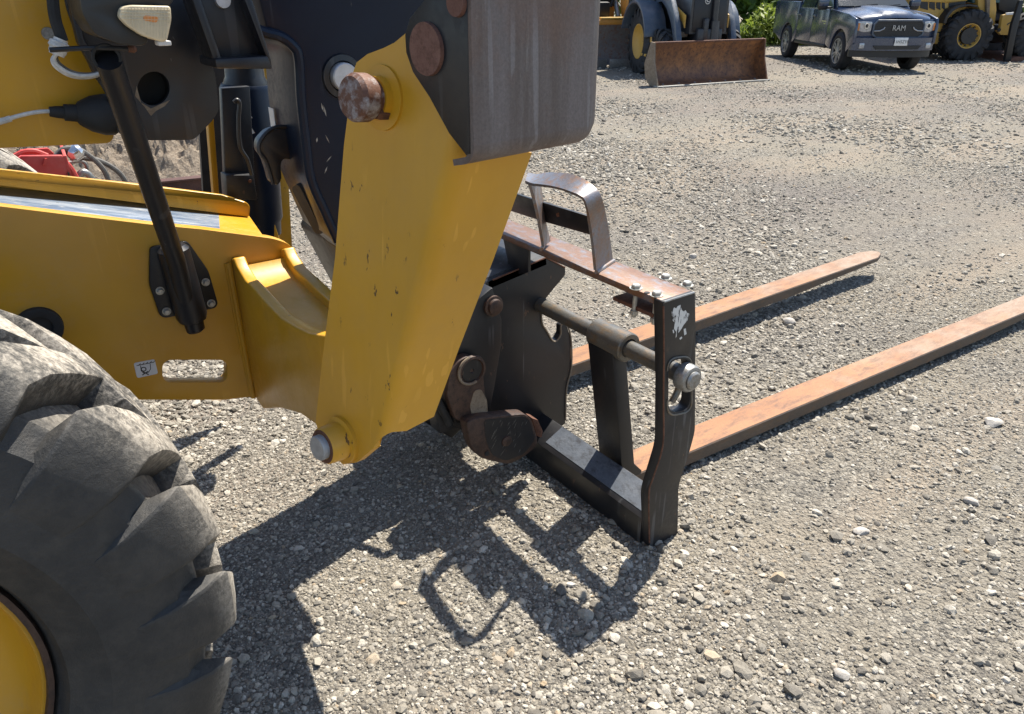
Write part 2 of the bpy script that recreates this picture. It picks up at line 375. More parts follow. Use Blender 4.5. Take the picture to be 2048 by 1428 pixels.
def mat_stone():
    s = NT('stone'); oi = s.n('ObjectInfo').outputs['Random']
    c = s.ramp(oi, (0, (.135, .122, .105)), (.2, (.225, .203, .168)), (.5, (.32, .287, .235)), (.80, (.40, .362, .30)), (.96, (.54, .495, .42)), (1, (.38, .29, .19)))
    c = s.mix(.45, c, s.ramp(s.noise(3, 5, .7), (.3, .65), (.7, 1.25)), 'MULTIPLY')
    return s.out(c, .88, 0, s.bump(s.noise(6, 5, .7), .35, .15), spec=.25)
M['stone'] = mat_stone()
def mat_leaf(name, a, b, sc=3):
    s = NT(name); at = s.n('Attribute', attribute_name='tone').outputs['Fac']
    c = s.mix(at, a, b); s.out(c, .55, 0, spec=.3)
    s.b.inputs['Transmission Weight'].default_value = 0
    tr = s.n('BsdfTranslucent'); s.l(s.mix(.35, c, (.35, .5, .05)), tr.inputs[0]); mx = s.n('MixShader'); mx.inputs[0].default_value = .35
    s.l(s.b.outputs[0], mx.inputs[1]); s.l(tr.outputs[0], mx.inputs[2]); s.l(mx.outputs[0], s.t.nodes['Material Output'].inputs[0])
    return s.m
M['leaf'] = mat_leaf('leaf', (.035, .075, .018), (.12, .19, .035))
M['weed'] = mat_leaf('weed', (.09, .14, .025), (.28, .32, .06))
M['bark'] = plain('bark', (.09, .07, .05), .9, 0, .3, 20, .4)


# ------------------------------------------------------------------ ground and gravel
def build_ground():
    bm = bmesh.new(); bmesh.ops.create_grid(bm, x_segments=60, y_segments=60, size=450)
    for v in bm.verts: v.co += Vector((60, 60, 0))
    o = finish('ground', bm, M['ground'], None, 0); tag(o, kind='structure'); return o
build_ground()

def gravel(name, pts, scl, label, seed):
    me = bpy.data.meshes.new(name); me.vertices.add(len(pts)); me.vertices.foreach_set('co', np.asarray(pts, np.float32).ravel())
    a = me.attributes.new('scl', 'FLOAT_VECTOR', 'POINT'); a.data.foreach_set('vector', np.asarray(scl, np.float32).ravel())
    rot = np.stack([rng.normal(0, .35, len(pts)), rng.normal(0, .35, len(pts)), rng.uniform(0, 6.283, len(pts))], 1)
    a = me.attributes.new('rot', 'FLOAT_VECTOR', 'POINT'); a.data.foreach_set('vector', rot.astype(np.float32).ravel())
    a = me.attributes.new('pick', 'INT', 'POINT'); a.data.foreach_set('value', rng.integers(0, 8, len(pts)).astype(np.int32))
    o = bpy.data.objects.new(name, me); COL.objects.link(o)
    g = bpy.data.node_groups.new(name, 'GeometryNodeTree')
    g.interface.new_socket('Geometry', in_out='INPUT', socket_type='NodeSocketGeometry'); g.interface.new_socket('Geometry', in_out='OUTPUT', socket_type='NodeSocketGeometry')
    N = g.nodes.new; L = g.links.new
    gi = N('NodeGroupInput'); go = N('NodeGroupOutput'); ip = N('GeometryNodeInstanceOnPoints'); jn = N('GeometryNodeGeometryToInstance')
    for i in range(8):
        ico = N('GeometryNodeMeshIcoSphere'); ico.inputs['Radius'].default_value = 1; ico.inputs['Subdivisions'].default_value = 1 if i < 5 else 2
        pos = N('GeometryNodeInputPosition'); add = N('ShaderNodeVectorMath'); add.operation = 'ADD'; add.inputs[1].default_value = (i * 7.3, i * 3.1, i * 5.7); L(pos.outputs[0], add.inputs[0])
        # angular stones: snap positions with a voronoi cell offset plus noise
        vz = N('ShaderNodeTexVoronoi'); vz.inputs['Scale'].default_value = 1.15; L(add.outputs[0], vz.inputs['Vector'])
        nz = N('ShaderNodeTexNoise'); nz.inputs['Scale'].default_value = 1.1; nz.inputs['Detail'].default_value = 2; L(add.outputs[0], nz.inputs['Vector'])
        ma = N('ShaderNodeMath'); ma.operation = 'MULTIPLY_ADD'; ma.inputs[1].default_value = -.75; ma.inputs[2].default_value = 1.02; L(vz.outputs['Distance'], ma.inputs[0])
        mb = N('ShaderNodeMath'); mb.operation = 'MULTIPLY_ADD'; mb.inputs[1].default_value = .9; L(nz.outputs['Fac'], mb.inputs[0]); L(ma.outputs[0], mb.inputs[2])
        sc = N('ShaderNodeVectorMath'); sc.operation = 'SCALE'; L(pos.outputs[0], sc.inputs[0]); L(mb.outputs[0], sc.inputs['Scale'])
        sp = N('GeometryNodeSetPosition'); L(ico.outputs[0], sp.inputs['Geometry']); L(sc.outputs[0], sp.inputs['Position'])
        sm = N('GeometryNodeSetMaterial'); sm.inputs['Material'].default_value = M['stone']; L(sp.outputs[0], sm.inputs['Geometry'])
        L(sm.outputs[0], jn.inputs[0])
    def at(nm, ty):
        x = N('GeometryNodeInputNamedAttribute'); x.data_type = ty; x.inputs['Name'].default_value = nm; return x.outputs[0]
    L(gi.outputs[0], ip.inputs['Points']); L(jn.outputs[0], ip.inputs['Instance']); ip.inputs['Pick Instance'].default_value = True
    L(at('pick', 'INT'), ip.inputs['Instance Index']); L(at('scl', 'FLOAT_VECTOR'), ip.inputs['Scale'])
    e2r = N('FunctionNodeEulerToRotation'); L(at('rot', 'FLOAT_VECTOR'), e2r.inputs[0]); L(e2r.outputs[0], ip.inputs['Rotation'])
    L(ip.outputs[0], go.inputs[0])
    md = o.modifiers.new('scatter', 'NODES'); md.node_group = g
    tag(o, label, 'gravel', kind='stuff')
    return o
def in_view(P, mg=420):
    d = P - np.array([0, 0, CAM_H]); f = d @ np.array(FWD); x = 1024 + CAM_F * (d @ np.array(RIGHT)) / np.maximum(f, .01); y = 714 - CAM_F * (d @ np.array(UPV)) / np.maximum(f, .01)
    return (f > .3) & (x > -mg) & (x < 2048 + mg) & (y < 1428 + mg * 2) & (y > -100)
def lump(x, y):
    return np.sin(x * 1.7 + 1.3 * np.sin(y * .9)) * .5 + np.sin(y * 2.3 + x * .6 + 2) * .35 + np.sin(x * 4.1 - y * 3.3) * .25
def scatter():
    P = []; S = []
    for (d0, d1, dens, mean, sig, mx) in ((.9, 2.9, 26000, .0025, .54, .0145), (2.9, 5.0, 9000, .0040, .50, .018), (5.0, 9.0, 2200, .0064, .45, .022), (9.0, 16, 520, .0090, .4, .022), (16, 28, 90, .014, .35, .03)):
        A = (2 * d1) ** 2; n = int(dens * A * 1.0)
        x = rng.uniform(-d1, d1, n); y = rng.uniform(-d1, d1, n); r = np.hypot(x, y)
        ok = (r >= d0) & (r < d1)
        p = np.stack([x, y, np.zeros(n)], 1)[ok]; p = p[in_view(p)]
        dd = lump(p[:, 0], p[:, 1]); keep = rng.uniform(0, 1, len(p)) < np.clip(.60 + .55 * dd, .15, 1); p = p[keep]
        s = np.minimum(mean * np.exp(rng.normal(0, sig, len(p))), mx)
        s = s * np.clip(1 + .5 * np.sin(p[:, 0] * .9 + 1.1 * np.sin(p[:, 1] * 1.3) - .4) * np.sin(p[:, 1] * .8 - p[:, 0] * .5 + 2.2), .75, 1.3)
        P.append(p); S.append(s)
    P = np.concatenate(P); S = np.concatenate(S)
    scl = np.stack([S * rng.uniform(.8, 1.35, len(S)), S * rng.uniform(.8, 1.2, len(S)), S * rng.uniform(.5, .85, len(S))], 1)
    P[:, 2] = scl[:, 2] * rng.uniform(.05, .45, len(S))
    gravel('gravel', P, scl, 'loose grey and tan crushed stone covering the yard', 1)

scatter()
def single_stone(px, size, label, seed):
    c = UZ(px, 0); bm = bmesh.new(); bmesh.ops.create_icosphere(bm, subdivisions=3, radius=1); R = random.Random(seed)
    planes = [(Vector((R.gauss(0, 1), R.gauss(0, 1), R.gauss(0, .8))).normalized(), R.uniform(.62, .9)) for _ in range(13)]
    for v in bm.verts:
        for n, k in planes:
            d = v.co.dot(n)
            if d > k: v.co -= n * (d - k) * .9
    a = R.uniform(0, 6)
    for v in bm.verts:
        q = Matrix.Rotation(a, 3, 'Z') @ Vector((v.co.x * size[0], v.co.y * size[1], v.co.z * size[2])); v.co = q + c + Vector((0, 0, size[2] * .45))
    o = finish('stone', bm, M['rock'], None, .5); tag(o, label, 'stone', 'larger stones lying on the gravel')
s_ = NT('pale rock'); M['rock'] = s_.out(s_.mix(.6, (.40, .365, .32), s_.ramp(s_.noise(40, 6, .7), (.3, .6), (.7, 1.3)), 'MULTIPLY'), .9, 0, s_.bump(s_.noise(80, 5, .7), .5, .01))
for (px, sz, lb, sd) in (((1942, 1006), (.026, .02, .014), 'pale angular stone on the gravel right of the near fork', 1),
                         ((1578, 648), (.040, .03, .024), 'grey stone on the gravel between the two forks', 2),
                         ((1722, 1064), (.030, .022, .010), 'flat tan stone at lower right of the gravel', 3),
                         ((1682, 1352), (.024, .018, .014), 'whitish stone near the bottom edge below the forks', 4),
                         ((1985, 848), (.045, .034, .018), 'large dull stone near right edge beside the near fork', 5),
                         ((1385, 515), (.036, .03, .02), 'dark stone on the gravel beyond the carriage top bar', 6)):
    single_stone(px, sz, lb, sd)

# ------------------------------------------------------------------ telehandler
TH = empty('telehandler', (0.3, 2.05, 0)); tag(TH, 'yellow telescopic handler with black boom and folded front stabilizer', 'telehandler')
X3 = Vector((1, 0, 0)); Y3 = Vector((0, 1, 0))

def build_tyre(bm, c, R, W, lugs=20, out=-1, sub=1):
    """agricultural style lugged tyre, axis along Y. returns; tread attribute stored in layer"""
    lay = bm.verts.layers.float.new('tread')
    hw = W / 2; Rb = R - .058
    prof = [(-hw * .10, R * .50), (-hw * .60, R * .535), (-hw * .92, R * .575), (-hw * 1.10, R * .66), (-hw * 1.10, R * .76), (-hw * 1.04, R * .84), (-hw * .96, Rb - .035), (-hw * .84, Rb - .010), (-hw * .5, Rb - .002), (0, Rb)]
    prof = prof + [(-a, b) for a, b in prof[-2::-1]]
    n = 120; rings = []
    for k in range(n):
        t = 2 * math.pi * k / n; ring = []
        for (a, b) in prof:
            v = bm.verts.new((c[0] + b * math.sin(t), c[1] + a, c[2] + b * math.cos(t))); v[lay] = max(0, min(1, (b - R * .86) / (R * .06))) * .75; ring.append(v)
        rings.append(ring)
    for k in range(n):
        a, b = rings[k], rings[(k + 1) % n]
        for i in range(len(prof) - 1): bm.faces.new((a[i], a[i + 1], b[i + 1], b[i]))
    # lugs: path across tread from just past centre to the shoulder and down the sidewall
    path = [(.10, 0, 1.0), (-.12, 0, 1.0), (-.40, -.001, 1.0), (-.66, -.004, 1.0), (-.86, -.010, 1.0), (-.985, -.034, .95), (-1.045, -.075, .72), (-1.07, -.115, .36), (-1.075, -.15, -.25)]
    pitch = 2 * math.pi / lugs
    for side in (-1, 1):
        for j in range(lugs):
            t0 = (j + (0.5 if side > 0 else 0)) * pitch; rr = random.uniform(.94, 1.04)
            rows = []
            for i, (u, dr, hgt) in enumerate(path):
                s = max(0, min(1, (.12 - u) / 1.0)); ang = t0 - (s ** .9) * .27
                wdt = (.036 + .028 * s) * rr / R * (1.06 if i < 6 else 1.06 - .08 * (i - 5))
                y = u * hw * (-1 if side > 0 else 1)
                base_r = Rb + dr; nrm = 1.0 if i < 4 else (.85 if i == 4 else .55 if i == 5 else .2)
                H = .058 * hgt
                top_r = base_r + H * nrm; oy = (H * (1 - nrm) * .42) * (1 if side > 0 else -1)
                row = []
                for (f, up) in ((-1.20, -.15), (-1.08, .60), (-1.045, .88), (-.99, .975), (-.91, 1.0), (0, 1.0), (.91, 1.0), (.99, .975), (1.045, .88), (1.08, .60), (1.20, -.15)):
                    a = ang + f * wdt; q = base_r + (top_r - base_r) * up; yy = y + oy * max(up, 0)
                    v = bm.verts.new((c[0] + q * math.sin(a), c[1] + yy, c[2] + q * math.cos(a)))
                    v[lay] = (max(0, min(1, .25 + .75 * max(up, 0)))) * (1 if i < 3 else .9 if i == 3 else .62 if i == 4 else .34 if i == 5 else .12 if i == 6 else 0) ; row.append(v)  # dust thins over shoulder and walls, painting in the lower lugs' shade
                rows.append(row)
            for a, b in zip(rows, rows[1:]):
                for k in range(len(a) - 1): bm.faces.new((a[k], a[k + 1], b[k + 1], b[k]))
            bm.faces.new(rows[0]); bm.faces.new(rows[-1])
def wheel(parent, c, R, W, facing=-1, rimmat='yellow', rimr=.362):
    w_ = empty('wheel', parent=parent)
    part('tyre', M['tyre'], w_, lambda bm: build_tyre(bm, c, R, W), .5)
    y0 = c[1] + facing * W * .36; d = Vector((0, -facing, 0))
    rim = part('rim', M[rimmat], w_, lambda bm: add_lathe(bm, Vector((c[0], y0, c[2])), d, [(.010, rimr * .985), (-.004, rimr * .975), (-.006, rimr * .955), (.02, rimr * .93), (.05, rimr * .90), (.065, rimr * .80), (.072, rimr * .70), (.10, rimr * .63), (.13, rimr * .58), (.135, rimr * .4), (.13, .01)], 72, False), .9)
    part('rim_flange', M['brown'], w_, lambda bm: add_lathe(bm, Vector((c[0], y0, c[2])), d, [(.02, rimr * .99), (.0, rimr * 1.005), (-.012, rimr * 1.0), (-.013, rimr * .975), (.012, rimr * .96)], 72, False), .9)
    return w_
NEARW = Vector((-.458, 1.26, .656))
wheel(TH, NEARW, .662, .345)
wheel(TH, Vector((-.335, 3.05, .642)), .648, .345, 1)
cyl('front_axle', M['black'], TH, (-.43, 1.42, .675), (-.43, 2.9, .675), .11, seg=24)

# frame
YF = 2.1
def FP(p): return UY(p, YF)
slot = roundpoly([FP(p) for p in ((325, 720), (455, 720), (455, 765), (325, 765))], .028, 6)
fo = [FP(p) for p in ((-420, 372), (0, 412), (137, 429), (297, 448), (403, 458), (548, 477), (586, 490), (592, 530), (604, 640), (606, 788), (500, 794), (451, 800), (294, 800), (-420, 800))]
fo = roundpoly(fo, [0, 0, 0, 0, 0, .02, .05, 0, 0, 0, .02, .01, 0, 0])
FR = empty('frame', parent=TH)
part('side_plate', M['yellow'], FR, lambda bm: add_slab(bm, fo, (0, .04, 0), [slot], .003))
topdir = (FP((403, 458)) - FP((0, 412))).normalized(); dn = topdir.cross(Y3).normalized(); dn = dn if dn.z > 0 else -dn
t0 = FP((0, 412)); dk = dn.dot(t0) - .006
def DP(p): return U(p, dn, dk)
part('deck', M['deck'], FR, lambda bm: add_slab(bm, [DP((-420, 350)) , DP((-30, 369)), DP((437, 422)), DP((440, 462)), DP((0, 411)), DP((-420, 375))], -dn * .012))
part('deck_nose', M['yellow'], FR, lambda bm: add_slab(bm, [DP((437, 422)), DP((497, 430)), DP((525, 470)), DP((440, 462))], -dn * .0125))
# far rail lip of the deck
r0 = [DP(p) for p in ((-420, 352), (0, 374), (250, 400), (440, 424), (498, 436))]
def rail(bm):
    a = []; 
    for i, q in enumerate(r0): a.append(q + dn * (.040 + .005 * i if i < 4 else .046))
    ring = r0 + a[::-1]
    add_slab(bm, roundpoly(ring, [0, 0, 0, 0, .01, .05, 0, 0, 0, 0], 6), (0, .018, 0), (), .003)
part('far_rail', M['yellow_chip'], FR, rail)
part('belly_plate', M['yellow'], FR, lambda bm: add_slab(bm, [FP((-420, 420)) + Vector((0, .5, 0)), FP((470, 480)) + Vector((0, .5, 0)), FP((500, 640)) + Vector((0, .5, 0)), FP((-420, 640)) + Vector((0, .5, 0))], (0, .03, 0)))
part('tie_down_decal', M['decal'], FR, lambda bm: add_slab(bm, roundpoly([FP(p) + Vector((0, -.0012, 0)) for p in ((267, 726), (309, 718), (316, 747), (274, 756))], .006), (0, .001, 0)))
def decal_print(bm):
    def ln(a, b, wd=.0022):
        A, B = (FP(p) + Vector((0, -.0016, 0)) for p in (a, b)); d = (B - A).normalized(); q = d.cross(Y3) * wd * .5
        add_slab(bm, [A + q, B + q, B - q, A - q], (0, .0003, 0))
    ln((273, 731), (307, 724), .002)
    for k in range(5):
        x = 276 + k * 7.4; y = 731 - k * 1.5; ln((x, y), (x + 5, y - 4.5), .0018)
    P = [(281, 731), (282, 741), (287, 746), (297, 744), (301, 737), (300, 727)]
    for a, b in zip(P, P[1:]): ln(a, b, .0018)
    Q = [(287 + 5 * math.cos(t * .7), 738 + 4 * math.sin(t * .7)) for t in range(10)]
    for a, b in zip(Q, Q[1:]): ln(a, b, .0028)
    ln((284, 750), (296, 742), .0028); ln((286, 743), (297, 749), .0028)
part('decal_print', M['print'], FR, decal_print, 0)
part('grommet', M['rubber'], FR, lambda bm: add_lathe(bm, FP((78, 655)) + Vector((0, -.016, 0)), Y3, [(.016, .055), (.002, .053), (0, .046), (.004, .031), (.016, .029)], 28, False))
cyl('grommet_hole', M['rubber'], FR, FP((78, 655)) + Vector((0, -.001, 0)), FP((78, 655)) + Vector((0, -.004, 0)), .034)

# stabilizer bracket cast to the frame
XB = .534
rear_top = [(458, 520), (466, 516), (473, 534), (489, 560), (509, 581), (533, 608), (560, 636), (588, 653), (615, 666), (649, 671)]
rear_bot = [(629, 848), (601, 828), (560, 816), (526, 818), (512, 797)]
RT = [UX(p, XB) for p in rear_top]; RB = [UX(p, XB) for p in rear_bot]
tip = [Vector((XB, 1.37, RT[-1].z - .02)), Vector((XB, 1.31, .84)), Vector((XB, 1.31, .76)), Vector((XB, 1.38, .69))]
bo = RT + tip + RB
XFR = UY((562, 510), YF).x
wid = XFR - XB
low = [q + Vector((0, 0, -.028)) for q in RT] + tip + RB
def bracket(bm):
    add_slab(bm, bo, (.034, 0, 0), (), .006, 3)
    add_slab(bm, [q + Vector((.030, 0, 0)) for q in low], (wid - .026, 0, 0))
    add_slab(bm, [q + Vector((wid, 0, 0)) for q in bo], (.034, 0, 0), (), .006, 3)
BR = part('stabilizer_bracket', M['yellow'], FR, bracket)
tube('weld_bead', M['yellow'], FR, [FP((459, 524)) + Vector((-.004, -.003, 0)), FP((484, 660)) + Vector((-.004, -.003, 0)), FP((509, 793)) + Vector((-.004, -.003, 0))], .009, 8)
tube('weld_bead', M['yellow'], FR, [FP((445, 527)) + Vector((.008, -.002, 0)), FP((470, 660)) + Vector((.006, -.002, 0)), FP((497, 790)) + Vector((.006, -.002, 0))], .004, 8)
hp = UX((641, 652), XB + .07)
part('bracket_hole', M['rust'], FR, lambda bm: add_lathe(bm, Vector((XB + .08, 1.50, hp.z + .002)), ZUP, [(0, .022), (.003, .022)], 20))

# cable conduit with its bolted shoe
CD = empty('cable_conduit', parent=TH)
ca = UY((216, 118), 1.63); cb = UY((352, 520), 2.02); cc = UY((378, 622), 2.055)
part('pipe', M['black'], CD, lambda bm: add_tube(bm, [ca + (cb - ca).normalized() * .004, cb, cc], .0235, 20))
dirc = (cb - ca).normalized()
part('open_end', M['rubber'], CD, lambda bm: add_lathe(bm, ca + Vector((0, .012, 0)), Vector((-.15, -1, .12)), [(-.02, .024), (.012, .0255), (.015, .0235), (.014, .0195), (-.016, .019), (-.017, 0)], 28, False))
SH = slab('shoe_plate', M['black'], CD, [FP(p) + Vector((0, -.001, 0)) for p in ((298, 492), (373, 480), (415, 540), (434, 605), (429, 614), (328, 634), (318, 629), (297, 567))], (0, -.010, 0), bevel=.002, r=.012)
part('sleeve', M['black'], CD, lambda bm: add_lathe(bm, FP((340, 492)) + Vector((0, -.035, 0)), FP((378, 628)) - FP((340, 492)), [(-.01, .030), (0, .040), (.10, .041), (.19, .041), (.205, .036), (.21, .026), (.235, .025), (.24, .018)], 24))
part('drain_nub', M['rubber'], CD, lambda bm: add_lathe(bm, FP((379, 636)) + Vector((0, -.03, 0)), FP((384, 658)) - FP((379, 636)), [(0, .022), (.03, .020), (.031, .013), (.01, .012)], 18, False))
for p in ((318, 579), (331, 620), (409, 562), (420, 604)):
    part('bolt', M['zinc'], CD, lambda bm: hexbolt(bm, FP(p) + Vector((0, -.011, 0)), (0, -1, 0), .0085, .010))

# near stabilizer: folded arm of bent plate, pins and foot
ST = empty('stabilizer', parent=TH)
def nvec(phi, tau):
    a, b = math.radians(phi), math.radians(tau); return Vector((-math.cos(a) * math.cos(b), -math.sin(a) * math.cos(b), math.sin(b)))
N1 = nvec(12, 6); PIV = UX((686, 878), .465); K1 = N1.dot(PIV)
def AP(p, o=0): return U(p, N1, K1 + o)
foldpx = [(888, 250), (905, 345), (868, 455), (830, 580), (800, 720), (770, 882)]
fA, fB = AP((905, 345)), AP((780, 800)); FD = (fA - fB).normalized()
FE = -N1
FOLD = [AP((915, 300)), AP((776, 880))]
def on_outer(p):
    n = FD.cross(FE).normalized(); return U(p, n, n.dot(fB))
leftpx = [(713, 925), (686, 929), (668, 912), (640, 868), (631, 845), (645, 716), (658, 610), (670, 516), (679, 400), (688, 289), (697, 217), (706, 145), (713, 125), (735, 108), (767, 96), (789, 85), (812, 66), (860, 40), (905, 60)]
botpx = [(776, 880), (745, 897)]
def arm(bm):
    f_top = fB + FD * (fA - fB).length * 1.12; f_bot = AP((776, 880)); f_bot = fB + FD * FD.dot(f_bot - fB)
    rear = [f_bot, AP((745, 898))] + [AP(p) for p in leftpx] + [f_top]
    V0 = [bm.verts.new(p) for p in rear]; bm.faces.new(V0)
    o_b1 = on_outer((813, 862)); o_b2 = on_outer((868, 833)); o_t = on_outer((1064, 306)); 
    outer = [V0[0]] + [bm.verts.new(p) for p in (o_b1, o_b2, on_outer((917, 700)), on_outer((988, 516)), o_t)] + [V0[-1]]
    bm.faces.new(outer[::-1])
    e = [e for e in bm.edges if len(e.link_faces) == 2]
    bmesh.ops.bevel(bm, geom=e, offset=.035, segments=7, affect='EDGES', profile=.5)
    bmesh.ops.recalc_face_normals(bm, faces=bm.faces)
    c0 = sum((v.co for v in bm.verts), Vector()) / len(bm.verts)
    f0 = max(bm.faces, key=lambda f: f.calc_area())
    sgn = 1 if f0.normal.dot(N1) > 0 else -1
    if sgn < 0: bmesh.ops.reverse_faces(bm, faces=bm.faces)
    bmesh.ops.solidify(bm, geom=bm.faces[:], thickness=.020)
ARM = part('arm', M['yellow_chip'], ST, arm, .5)
# inner lower lug seen under the arm
0 and slab('inner_lug', M['yellow'], ST, [AP(p, -.10) for p in ((790, 872), (805, 815), (858, 800), (850, 858), (826, 868))], -N1 * .02, bevel=.002)
# lower pivot boss and pin
lb = AP((686, 878))
part('pivot_boss', M['yellow_chip'], ST, lambda bm: add_lathe(bm, lb - N1 * .01, N1, [(0, .049), (.018, .048), (.020, .039), (.054, .037), (.058, .034)], 40))
part('pivot_pin', M['pinface'], ST, lambda bm: add_lathe(bm, lb + N1 * .044, N1, [(0, .025), (.015, .025), (.017, .023)], 32))
part('boss_rim', M['rust'], ST, lambda bm: add_lathe(bm, lb + N1 * .042, N1, [(0, .0345), (.0065, .0342), (.0067, .026), (0, .026)], 36, False))
part('keeper_bolt', M['rustpin'], ST, lambda bm: hexbolt(bm, AP((700, 898)) + N1 * .008, N1, .011, .012))
# upper cylinder pin, long and rusty
ub = AP((765, 196))
part('upper_boss', M['yellow_chip'], ST, lambda bm: add_lathe(bm, ub - N1 * .012, N1, [(0, .050), (.016, .049), (.018, .033), (.030, .032)], 40))
part('cylinder_pin', M['scraped'], ST, lambda bm: add_lathe(bm, ub + N1 * .014, N1, [(0, .028), (.012, .028), (.013, .033), (.020, .036), (.040, .036), (.047, .031), (.049, .012)], 32))
0 and part('pin_face_patch', M['silver'], ST, lambda bm: add_lathe(bm, ub + N1 * .0545 + FD * -.014, N1, [(0, .020), (.002, .017)], 20))
part('pin_bolt', M['rust'], ST, lambda bm: hexbolt(bm, AP((778, 226)), N1, .011, .022))
# foot: side lug plate, pad with curled edge, pin
NF = nvec(8, 0); FB0 = AP((862, 160), .022); KF = NF.dot(FB0)
def FFP(p, o=0): return U(p, NF, KF + o)
lug = [(868, -40), (847, 0), (818, 36), (809, 69), (811, 105), (825, 145), (858, 195), (897, 267), (932, 312), (944, 312), (950, -40)]
FT = empty('stabilizer_foot', parent=ST)
H8 = -NF; NP = H8.cross(ZUP).normalized()
NP = NP if NP.y < 0 else -NP
PE = FFP((946, 200))
def lugp(p):
    q = FFP(p); d = NP.dot(q - PE); return q - NP * (d + .004) if d > -.004 else q
slab('lug_plate', M['black'], FT, [lugp(p) for p in lug], -NF * .02, bevel=.0025)
slab('far_lug_plate', M['black'], FT, [lugp(p) - NF * .16 for p in lug], -NF * .02, bevel=.0025)
pc = FFP((856, 98))
part('foot_pin', M['rustpin'], FT, lambda bm: add_lathe(bm, pc - NF * .18, NF, [(0, .036), (.176, .036), (.186, .035), (.187, .003)], 36))
pc2 = FFP((916, 5))
part('lug_bolt', M['rustpin'], FT, lambda bm: add_lathe(bm, pc2, NF, [(0, .018), (.006, .017)], 24))
def PP(p): return U(p, NP, NP.dot(PE))
def pad(bm):
    a = PP((946, 0)); b = PP((1204, 120)); wv = (b - a).dot(H8)
    z_bot = PP((946, 336)).z; ztop = a.z + .22
    prof = []                                  # (offset along NP, z): front skin, going down and curling back
    prof.append((0.0, ztop)); prof.append((0.0, z_bot + .030))
    for k in range(9):
        t = k / 8 * math.radians(78); r = .030; prof.append((-(r - r * math.cos(t)), z_bot + .030 - r * math.sin(t)))
    le = prof[-1]; prof.append((le[0] - .022, le[1] - .005))
    th = .009
    base = PE + H8 * 0; base.z = 0
    R = []
    n = len(prof); nr = []
    for i in range(n):
        p0 = prof[max(i - 1, 0)]; p1 = prof[min(i + 1, n - 1)]; dx, dz = p1[0] - p0[0], p1[1] - p0[1]; L = math.hypot(dx, dz); nr.append((dz / L, -dx / L))
    ringp = prof + [(prof[i][0] + nr[i][0] * th, prof[i][1] + nr[i][1] * th) for i in range(n - 1, -1, -1)]
    m_ = 24; rings = []
    for k in range(m_ + 1):
        u = wv * k / m_; e = max(0, (k - m_ + 2) / 2) ; e0 = 0
        lift = .010 * e * e
        ring = []
        for (o_, z_) in ringp:
            zz = z_ + (lift if z_ < z_bot + .06 else 0)
            ring.append(base + H8 * u + NP * (o_ - .006 * e * e) + ZUP * zz)
        rings.append(ring)
    add_loft(bm, rings)
part('foot_pad', M['pad'], FT, pad, .5)

# boom head: black box section with side skin, pins and scuffs
BM_ = empty('boom', parent=TH); YB = 1.8
bx_ = [UY(p, YB) for p in ((500, -80), (536, 69), (570, 80), (590, 98), (598, 118), (603, 202), (612, 289), (623, 361), (673, 480))]
prof2 = [(-2.6, 2.30), (-.6, 1.98)] + [(q.x, q.z) for q in bx_] + [(.80, .93), (.86, .93), (1.00, 1.10), (1.10, 1.25), (1.035, 1.60), (1.30, 2.2), (1.25, 2.55), (-2.6, 2.85)]
def boomfn(bm): add_slab(bm, [Vector((x, YB, z)) for x, z in prof2], (0, .235, 0), (), .006, 2)
part('boom_head', M['navy'], BM_, boomfn, .5)
part('front_edge_strip', M['black'], BM_, lambda bm: add_slab(bm, [Vector((1.031, YB + .03, 1.27)), Vector((1.031, YB + .03, 1.60)), Vector((1.10, YB + .03, 1.76)), Vector((1.13, YB + .03, 1.74)), Vector((1.06, YB + .03, 1.58)), Vector((1.06, YB + .03, 1.30))], (0, .20, 0)))
part('edge_fold', M['navy'], BM_, lambda bm: add_tube(bm, [UY(p, YB - .002) for p in ((496, 50), (528, 64), (560, 73), (584, 90), (597, 116), (602, 200), (612, 289), (622, 360), (650, 425), (675, 482))], .012, 10, 6))
bp = UY((684, 153), YB)
part('pin_collar', M['black'], BM_, lambda bm: add_lathe(bm, bp, -Y3, [(0, .052), (.008, .050), (.010, .037), (.004, .035)], 36, False))
part('boom_pin', M['silver'], BM_, lambda bm: add_lathe(bm, bp, -Y3, [(0, .0325), (.022, .0325), (.025, .030), (.025, .004), (.022, .002)], 36))
sx = [UY(p, YB) for p in ((610, 340), (660, 425), (700, 520), (690, 530), (640, 430), (612, 360))]
part('slot_shade', M['rubber'], BM_, lambda bm: add_slab(bm, roundpoly([Vector((.690, YB + .10, 1.145)), Vector((.690, YB + .16, 1.12)), Vector((.742, YB + .16, .985)), Vector((.742, YB + .10, 1.0))], .02), (-.006, 0, -.003)))  # dark slab painted in for the shade inside the slot
def scuffs(bm):
    R = random.Random(5)
    for p in ((645, 215), (650, 222), (634, 280), (655, 278), (652, 340), (658, 318), (608, 200), (617, 350), (610, 300)):
        q = UY(p, YB - .0008); L = R.uniform(.006, .014); a = R.uniform(-.5, .9)
        dv = Vector((math.cos(a + 1.2), 0, math.sin(a + 1.2))); s2 = Vector((-dv.z, 0, dv.x)) * R.uniform(.0012, .0025)
        add_slab(bm, [q - dv * L, q + s2, q + dv * L, q - s2 * .8], (0, .0006, 0))
part('paint_scuffs', M['steel'], BM_, scuffs, 0, kind='stuff')
